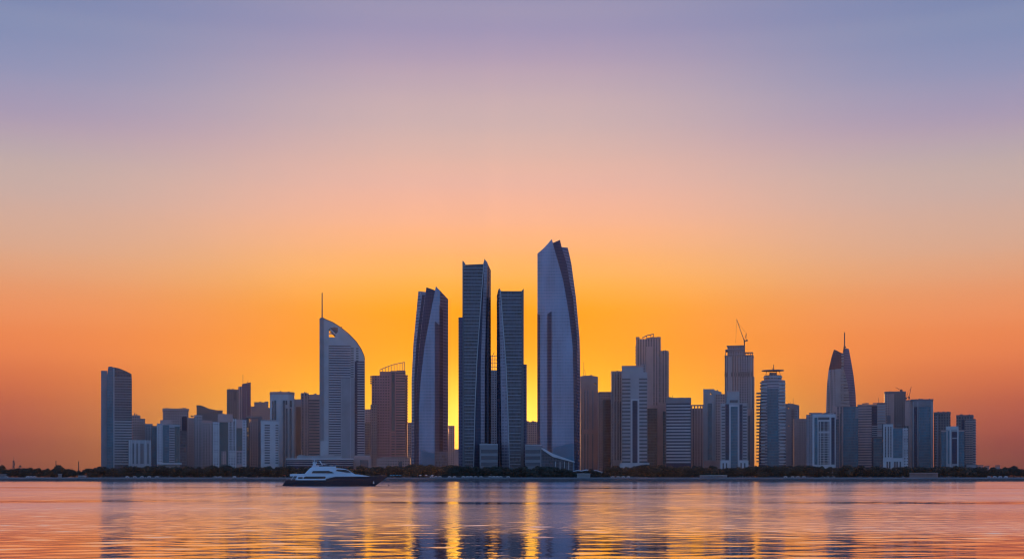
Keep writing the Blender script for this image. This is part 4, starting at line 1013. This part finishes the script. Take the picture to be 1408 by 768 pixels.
def crown_mesh(seed, hgt, rad, low):
    rg = random.Random(seed)
    bm = bmesh.new()
    lobes = []
    for i in range(rg.randint(8, 12)):
        a = rg.uniform(0, 2 * math.pi); rr = rad * rg.uniform(0.1, 0.72)
        z = low + (hgt - low) * rg.uniform(0.15, 0.85)
        lobes.append((Vector((rr * math.cos(a), rr * math.sin(a), z)), rg.uniform(0.28, 0.46) * rad))
    lobes.append((Vector((0, 0, hgt - 0.3 * rad)), 0.36 * rad))
    for c, r in lobes:
        for k in range(int(110 + 60 * r)):
            d = Vector((rg.gauss(0, 1), rg.gauss(0, 1), rg.gauss(0, 1) * 0.85)).normalized() * r * rg.uniform(0.55, 1.1)
            q = c + d
            s = rg.uniform(0.3, 0.75)
            n = (d.normalized() + Vector((rg.uniform(-.8, .8), rg.uniform(-.8, .8), rg.uniform(-.4, .9)))).normalized()
            x = n.orthogonal().normalized(); y = n.cross(x)
            ang = rg.uniform(0, 3.14); x, y = x * math.cos(ang) + y * math.sin(ang), y * math.cos(ang) - x * math.sin(ang)
            bm.faces.new([bm.verts.new(q + v) for v in (x * s, y * s * .6, -x * s, -y * s * .6)])
    me = bpy.data.meshes.new('crown')
    bm.to_mesh(me); bm.free()
    return me

def trunk_mesh(seed, hgt, rad):
    rg = random.Random(seed + 99)
    bm = bmesh.new()
    top = hgt * 0.5
    bm_rod(bm, (0, 0, -0.4), (rg.uniform(-.2, .2), 0, top * .6), 0.28, 0.2)
    for i in range(5):
        a = i * 1.257 + rg.uniform(-.3, .3)
        bm_rod(bm, (0, 0, top * rg.uniform(.4, .6)), (rad * .5 * math.cos(a), rad * .5 * math.sin(a), hgt * rg.uniform(.55, .8)), 0.14, 0.05)
    return bm_mesh(bm, 'trunk')

kinds = []
for i, (h_, r_, l_) in enumerate([(11, 5.2, 0.8), (12.5, 6.0, 1.0), (9.5, 5.6, 0.6), (13.5, 5.4, 1.2), (10.5, 6.4, 0.6), (8.5, 4.2, 0.5)]):
    kinds.append((crown_mesh(30 + i, h_, r_, l_), trunk_mesh(30 + i, h_, r_), h_))
zones = [(-80, 22, 'dark bushy shore tree around the lattice masts at the far left'),
         (22, 70, 'dark bushy shore tree between the lattice lookout and the highest left clump'),
         (70, 90, 'taller shore tree of the highest clump at the left'),
         (90, 136, 'dark bushy shore tree left of the far left banded tower'),
         (136, 184, 'dark bushy shore tree in front of the far left banded tower'),
         (184, 262, 'dark bushy shore tree in front of the cornice-topped tower'),
         (262, 342, 'dark bushy shore tree in front of the green glass block'),
         (342, 394, 'dark bushy shore tree in front of the white two-column-window block'),
         (394, 506, 'dark bushy shore tree behind the yacht'),
         (506, 565, 'dark bushy shore tree in front of the mauve crown tower'),
         (565, 628, 'dark bushy shore tree before the leftmost tall curved glass tower'),
         (628, 690, 'dark bushy shore tree before the podium with three window bands'),
         (690, 740, 'dark bushy shore tree before the third tall glass tower'),
         (740, 800, 'dark bushy shore tree before the tallest tower'),
         (800, 852, 'dark bushy shore tree before the white tent roof'),
         (852, 900, 'dark bushy shore tree before the white banded tower'),
         (900, 960, 'dark bushy shore tree before the even-banded office block'),
         (960, 1036, 'dark bushy shore tree before the teal-centred white tower'),
         (1036, 1100, 'dark bushy shore tree before the halo-roofed tower'),
         (1100, 1156, 'dark bushy shore tree before the white-framed glass block'),
         (1156, 1214, 'dark bushy shore tree before the teal-sided block'),
         (1214, 1250, 'dark bushy shore tree before the white block with entrance base'),
         (1250, 1292, 'dark bushy shore tree before the framed teal glass tower'),
         (1292, 1342, 'dark bushy shore tree before the block with two white piers'),
         (1342, 1500, 'dark bushy shore tree along the right end of the shore')]
tops = pl((-60, 640), (4, 639), (10, 642), (18, 645), (27, 643), (40, 643), (60, 644), (72, 642), (81, 639.5), (92, 643), (100, 645), (118, 643.5), (126, 641.5), (140, 642), (200, 641), (300, 640),
          (350, 640), (400, 641), (480, 641), (540, 640), (580, 638), (605, 636.5), (640, 641), (700, 641), (760, 641), (780, 645), (800, 645), (830, 640), (860, 639), (950, 640), (1050, 641),
          (1150, 640), (1210, 641), (1290, 640.5), (1320, 640), (1345, 642), (1370, 642), (1390, 641), (1500, 640))
rg = random.Random(21)
x = -70.0
ntree = 0
while x < 1482:
    row = ntree % 3
    Y = {0: 1494, 1: 1503, 2: 1511}[row] + rg.uniform(-3, 3)
    if 660 < x < 690 or 720 < x < 760: Y = 1490 + rg.uniform(-3, 3)
    if 778 < x < 836: Y = 1488 + rg.uniform(-2, 2)
    ti = rg.randrange(6)
    cm, tm, hh = kinds[ti]
    want = CH - (tops(x) + rg.choice((-0.6, 0.4, 1.2, 2.4, 3.6)) - HZ) * Y / F - ZG
    s = max(0.45, min(1.5, want / hh))
    if 778 < x < 836: s *= rg.uniform(0.55, 0.95)
    lab = next(z[2] for z in zones if z[0] <= x < z[1])
    root = empty('shore_tree', ((x - CX) * Y / F, Y, ZG), rg.uniform(0, 6.28))
    root.scale = (s * rg.uniform(1.15, 1.5), s * rg.uniform(1.15, 1.5), s)
    tag(root, lab, 'tree', 'trees in the belt along the shore: ' + lab.replace('dark bushy shore tree ', '').replace('taller shore tree ', ''))
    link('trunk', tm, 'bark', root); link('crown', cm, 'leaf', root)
    ntree += 1
    x += rg.uniform(4.2, 7.0)
# undergrowth under the belt
bm = bmesh.new()
for i in range(22000):
    X = rg.uniform(-820, 830); Y = rg.uniform(1497, 1512)
    hgt = 2.6 + 1.8 * (0.5 + 0.5 * math.sin(X * .13) * math.sin(X * .041 + 2))
    z = ZG + rg.uniform(0.1, hgt)
    s = rg.uniform(0.3, 0.7)
    n = Vector((rg.uniform(-1, 1), -1 + rg.uniform(-.6, .6), rg.uniform(-.3, 1))).normalized()
    xx = n.orthogonal().normalized(); yy2 = n.cross(xx)
    q = Vector((X, Y, z))
    bm.faces.new([bm.verts.new(q + v) for v in (xx * s, yy2 * s * .7, -xx * s, -yy2 * s * .7)])
me = bpy.data.meshes.new('undergrowth'); bm.to_mesh(me); bm.free()
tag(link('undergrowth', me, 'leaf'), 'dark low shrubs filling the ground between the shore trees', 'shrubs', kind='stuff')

# ------------------------------------------------------------------ small things along the promenade
plain('car_white', (0.5, 0.5, 0.5), 0.3); plain('car_silver', (0.35, 0.36, 0.38), 0.3, 0.5); plain('car_dark', (0.04, 0.04, 0.05), 0.25)
plain('canvas_cyan', (0.05, 0.35, 0.50), 0.8); plain('canvas_white', (0.75, 0.74, 0.72), 0.8); plain('canvas_red', (0.45, 0.06, 0.04), 0.8)
def car_mesh():
    bm = bmesh.new()
    prof = [(-2.2, .35), (-2.25, .75), (-2.1, .95), (-1.5, 1.0), (-1.0, 1.45), (0.5, 1.48), (1.2, 1.0), (2.1, .88), (2.25, .6), (2.2, .35)]
    for sgn in (-1,):
        a = [bm.verts.new((x, -0.85, z)) for x, z in prof]; c = [bm.verts.new((x, 0.85, z)) for x, z in prof]
        n = len(prof)
        for i in range(n): bm.faces.new((a[i], a[(i + 1) % n], c[(i + 1) % n], c[i]))
        bm.faces.new(a); bm.faces.new(c[::-1])
    for wx in (-1.35, 1.35):
        for wy in (-.88, .62): bm_rod(bm, (wx, wy, .33), (wx, wy + .26, .33), .33, n=10)
    return bm_mesh(bm, 'parked_car')
cms = []
for cname in ('car_white', 'car_silver', 'car_dark'):
    me = car_mesh(); me.materials.append(M[cname]); cms.append((me, cname.replace('car_', '')))
ncar = 0
for x0, x1, step, where in ((2, 14, 5.5, 'at the far left end of the shore'), (38, 48, 5, 'left of the highest left tree clump'), (168, 232, 8, 'below the far left towers'), (296, 326, 7, 'below the green glass block'), (588, 704, 5.6, 'below the tall central towers'), (842, 868, 6.5, 'below the white banded tower'), (1080, 1110, 9, 'below the pink grid block'), (1360, 1384, 7, 'near the right edge of the shore')):
    x = x0
    while x < x1:
        me, colour = cms[rg.choice((0, 0, 1, 1, 2))]
        Y = 1470 + rg.uniform(-.5, .5)
        o = link('parked_car', me, None, None, ((x - CX) * Y / F, Y, ZG + .02))
        o.rotation_euler = (0, 0, rg.choice((0, math.pi)) + rg.uniform(-.1, .1))
        tag(o, '%s car parked on the shore road %s' % (colour, where), 'car', 'small %s cars parked %s' % (colour, where))
        x += step * rg.uniform(.8, 1.3); ncar += 1
def parasol(x, mat, label, group, Y=1464, r=1.9):
    root = empty('parasol', ((x - CX) * Y / F, Y, ZG))
    tag(root, label, 'parasol', group)
    bm = bmesh.new(); bm_rod(bm, (0, 0, 0), (0, 0, 2.6), 0.06); link('pole', bm_mesh(bm, 'pole'), 'metal_pale', root)
    bm = bmesh.new(); bm_rod(bm, (0, 0, 2.2), (0, 0, 3.0), r, 0.1, 8); link('canopy', bm_mesh(bm, 'canopy'), mat, root)
for x in (537.5, 541.5, 546, 550): parasol(x, 'canvas_cyan', 'cyan parasol on the shore beyond the bow of the yacht', 'cyan parasols beyond the bow')
for x in (578, 586, 594.5): parasol(x, 'canvas_white', 'white parasol on the shore below the leftmost tall curved tower', 'white parasols below the leftmost tall tower')
parasol(391, 'canvas_red', 'red parasol on the shore above the stern of the yacht', None)
def pavilion(x0, x1, y, label, mat='pale_stone', Y=1466, n=5):
    C = Bld('shore_pavilion', label, (x0 + x1) / 2, Y, 0, 'pavilion')
    C.v('roof', x0, x1, y, mat, -2, 5, y + 0.9); C.v('back_wall', x0 + .6, x1 - .6, y + 0.8, mat, 3, 4.6)
    for i in range(n): 
        x = x0 + .8 + (x1 - x0 - 1.6) * i / (n - 1); C.rod('column', (x, 655.7), (x, y + .5), .22, mat, -1)
pavilion(0, 9, 651.6, 'pale shelter below the lattice masts at the far left')
pavilion(79.5, 85.5, 650.8, 'small pale shelter under the highest left tree clump', n=3)
pavilion(107, 119, 653.2, 'long low white shelter left of the far left banded tower', 'white_stone')
pavilion(962, 1000, 652.6, 'very long low white shelter below the teal-centred white tower', 'white_stone', n=9)
pavilion(1250, 1290, 649.4, 'pinkish flat pavilion below the framed teal glass tower', 'pink_stone', n=8)
pavilion(793, 812, 650.4, 'pale open pavilion below the white tent roof', 'white_stone', n=6)

# ------------------------------------------------------------------ yacht
plain('hull_navy', (0.010, 0.012, 0.020), 0.22, 0, 0.05); M['hull_navy'].node_tree.nodes['Principled BSDF'].inputs['Specular IOR Level'].default_value = 0.15
plain('yacht_white', (0.36, 0.41, 0.44), 0.3, 0, 0.04); plain('yacht_glass', (0.008, 0.010, 0.014), 0.08, 0, 0.05)
plain('yacht_deck', (0.30, 0.20, 0.12), 0.7)
YD = 669.0
YB = Bld('motor_yacht', 'large motor yacht with dark navy hull and white superstructure crossing the water', 459, YD, 0, 'yacht', zg=0.0)
mid_y = 0.0
def loft(name, secs, mat, parent=None, closed_top=True):
    """secs: list of rings of 3-D points, all the same length"""
    bm = bmesh.new()
    rr = [[bm.verts.new(p) for p in s] for s in secs]
    n = len(rr[0])
    for a, c in zip(rr, rr[1:]):
        for i in range(n): bm.faces.new((a[i], a[(i + 1) % n], c[(i + 1) % n], c[i]))
    bm.faces.new(rr[0][::-1]); bm.faces.new(rr[-1])
    bmesh.ops.remove_doubles(bm, verts=bm.verts[:], dist=0.001)
    return link(name, bm_mesh(bm, name), mat, parent or YB.root)
U, Zz = YB.u, YB.z
BEAM = 5.0
# hull sections: bottom column shift follows the raked bow and stern
def hull_section(tq):
    # tq 0 stern .. 1 bow
    xb = 388.2 + (514.5 - 388.2) * tq
    xt = 394.2 + (534.6 - 394.2) * tq
    top = pl((0, 659.4), (.36, 659.2), (.42, 656.5), (.47, 654.9), (.75, 654.6), (1, 653.9))(tq)
    half = BEAM * pl((0, .80), (.1, .95), (.5, 1.0), (.7, .82), (.85, .52), (.95, .2), (1, .015))(tq)
    hb_ = half * pl((0, .8), (.5, .85), (.8, .6), (1, .3))(tq)
    zt = Zz(top)
    pts = []
    for sgn in (-1, 1):
        col = [(U(xb), sgn * hb_ * .9, -0.6), (U(xb + (xt - xb) * .12), sgn * hb_, 0.25), (U(xb + (xt - xb) * .6), sgn * (half * .93 + hb_ * .07), zt * .6), (U(xt), sgn * half, zt)]
        pts += col if sgn < 0 else col[::-1]
    return pts
loft('hull', [hull_section(i / 40) for i in range(41)], 'hull_navy')
def house(name, prof, w0, w1, mat, top_in=0.35):
    """deck house: prof = (column, lower row, upper row) along its length; half widths w0 aft, w1 fore"""
    secs = []
    n = len(prof)
    for i, (x, yl, yu) in enumerate(prof):
        q = i / (n - 1)
        wd = w0 + (w1 - w0) * q ** 2
        zl, zu = Zz(yl), Zz(yu)
        secs.append([(U(x), -wd, zl), (U(x), -wd, zl + (zu - zl) * .55), (U(x), -(wd - top_in), zu), (U(x), wd - top_in, zu), (U(x), wd, zl + (zu - zl) * .55), (U(x), wd, zl)])
    return loft(name, secs, mat)
house('main_deck_house', [(407.5, 660, 657.5), (409.5, 660, 653.6), (420, 660, 651.5), (448, 658.5, 651.4), (470, 656.5, 651), (492, 655.6, 651.6), (503, 655.4, 653.2), (510, 655.2, 654.6)], 4.6, 2.4, 'yacht_white')
house('upper_deck_house', [(419, 652.2, 651.2), (422.5, 652.2, 647.2), (427, 652.2, 642.6), (440, 652.2, 642.2), (462, 652.2, 642.8), (474, 652.2, 643.9), (479, 652, 645.8), (485, 652, 649.6), (489, 652, 651.6)], 4.2, 2.8, 'yacht_white', 0.7)
house('aft_deck', [(399.2, 654.2, 651.2), (409, 654, 651), (421, 653.2, 650.6)], 4.3, 4.3, 'yacht_white', 0.1)
YB.v('white_stripe', 409, 448, 657.7, 'yacht_white', -5.06, -3.6, 659.4)
YB.v('swim_platform', 379.5, 389, 666.9, 'hull_navy', -3.6, 3.6, 667.7)
def strip(name, pts, d, t, mat='yacht_glass'):
    return YB.poly(name, pts, mat, d, d + t)
strip('main_window', [(417.6, 657.2), (418.4, 655.3), (421, 654.4), (446, 654.3), (448, 655), (447, 657.2), (440, 657.6), (419, 657.6)], -4.66, 0.5)
strip('upper_window', [(428.6, 650), (430.6, 647), (452, 646.8), (456.5, 648.2), (459.2, 650)], -4.27, 0.7)
strip('bridge_window', [(461.4, 646.8), (463.5, 644.8), (475.4, 645.2), (479, 646.6), (482.4, 648.9), (476, 649)], -3.95, 1.4)
for x in (465.5, 470.5, 475.5, 480, 484.5): YB.v('rail_post', x + 6, x + 6.25, 653.4, 'metal_pale', -2.6, -2.5, 655)
YB.v('flybridge_rail', 428.5, 462, 640.8, 'yacht_white', -3.4, 3.4, 642.6)
house('flybridge_screen', [(443.2, 642, 640.6), (444.5, 642, 638.6), (452, 642, 638.2), (454.6, 642, 641)], 2.6, 2.4, 'yacht_glass', 0.3)
house('flybridge_screen', [(456, 642.6, 641.4), (457, 642.6, 639.6), (460, 642.6, 639.4), (461.4, 642.6, 641.8)], 2.0, 1.8, 'yacht_glass', 0.3)
# radar arch, domes, slanted mast
house('radar_arch', [(429.4, 642.4, 641), (431.0, 642.4, 637.2), (434.0, 642.4, 637.0), (435.6, 642.4, 641)], 2.6, 2.6, 'yacht_white', 0.6)
def dome(x, y, r, d):
    bm = bmesh.new(); bmesh.ops.create_icosphere(bm, subdivisions=2, radius=r, matrix=Matrix.Translation((U(x), d, Zz(y))))
    link('radar_dome', bm_mesh(bm, 'radar_dome'), 'yacht_white', YB.root, smooth=True)
dome(431.2, 636.2, 0.6, -1.4); dome(434.4, 636.2, 0.6, 1.2); dome(436.8, 640.6, 0.7, -1.2)
YB.rod('mast', (432.8, 637.4), (432.4, 630.8), 0.16, 'yacht_white', 0); YB.rod('mast_arm', (430.2, 632.6), (435.2, 632.6), 0.09, 'yacht_white', 0)
YB.rod('davit_crane', (443.4, 638.6), (439.4, 632.8), 0.30, 'yacht_white', -1.0); YB.rod('davit_crane', (444.5, 637.8), (450.5, 638.6), 0.2, 'yacht_white', -1)
for x in (395.5, 399.5, 403.5): YB.rod('stern_rail', (x, 659.3), (x, 656.4), 0.05, 'metal_pale', -4.2)
YB.rod('stern_rail', (394.5, 656.5), (407, 656.3), 0.05, 'metal_pale', -4.2)
YB.rod('deck_support', (401, 659.3), (404.5, 654), 0.18, 'yacht_white', -4.0); YB.rod('deck_support', (406.6, 659.4), (409.5, 654), 0.2, 'yacht_white', -4.1)
bm = bmesh.new(); bm_box(bm, U(513), U(514.6), -2.35, -1.6, Zz(664.4), Zz(661.2)); link('anchor_pocket', bm_mesh(bm, 'anchor_pocket'), 'metal_pale', YB.root)
YB.rod('bow_rail', (496, 654.2), (531, 652.9), 0.06, 'metal_pale', 0)
YB.rod('ensign_staff', (394.2, 659), (392.8, 653.2), 0.05, 'metal_pale', 0)
YB.rod('whip_aerial', (430.6, 637), (429.8, 627.6), 0.04, 'yacht_white', -1.8); YB.rod('whip_aerial', (435, 637), (435.8, 629), 0.04, 'yacht_white', 1.8)
for d_ in (-3.3, 3.3):
    YB.rod('flybridge_handrail', (446, 639.9), (462, 640.2), 0.05, 'metal_pale', d_)
for x in (487, 492, 497, 502, 508, 514, 520, 526): YB.rod('bow_stanchion', (x, 654.9), (x + .4, 653.2), 0.045, 'metal_pale', -2.2 + (x - 487) * .05)
YB.v('sun_pad', 402, 408, 650.3, 'yacht_deck', -3, 3, 651.1); YB.v('tender', 411, 419.5, 649.2, 'hull_navy', -2.6, -0.6, 650.8)
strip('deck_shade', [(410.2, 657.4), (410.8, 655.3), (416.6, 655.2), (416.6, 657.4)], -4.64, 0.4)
# buoys
def buoy(x, y, label):
    Y = CH * F / (y - HZ)
    root = empty('buoy', ((x - CX) * Y / F, Y, 0))
    tag(root, label, 'buoy', 'small dark buoys')
    k = Y / 700
    bm = bmesh.new(); bm_rod(bm, (0, 0, -.2 * k), (0, 0, .35 * k), .7 * k, .6 * k, 10); link('float', bm_mesh(bm, 'float'), 'metal_dark', root)
    bm = bmesh.new(); bm_rod(bm, (0, 0, .35 * k), (0, 0, .95 * k), .3 * k, .1 * k, 8); link('topmark', bm_mesh(bm, 'topmark'), 'metal_dark', root)
buoy(534.5, 667.6, 'small dark buoy just ahead of the bow of the yacht')
buoy(1249, 661.6, 'small dark buoy near the sea wall below the thin upright crane')
buoy(1307, 661.6, 'small dark buoy near the sea wall below the plain grey tower')
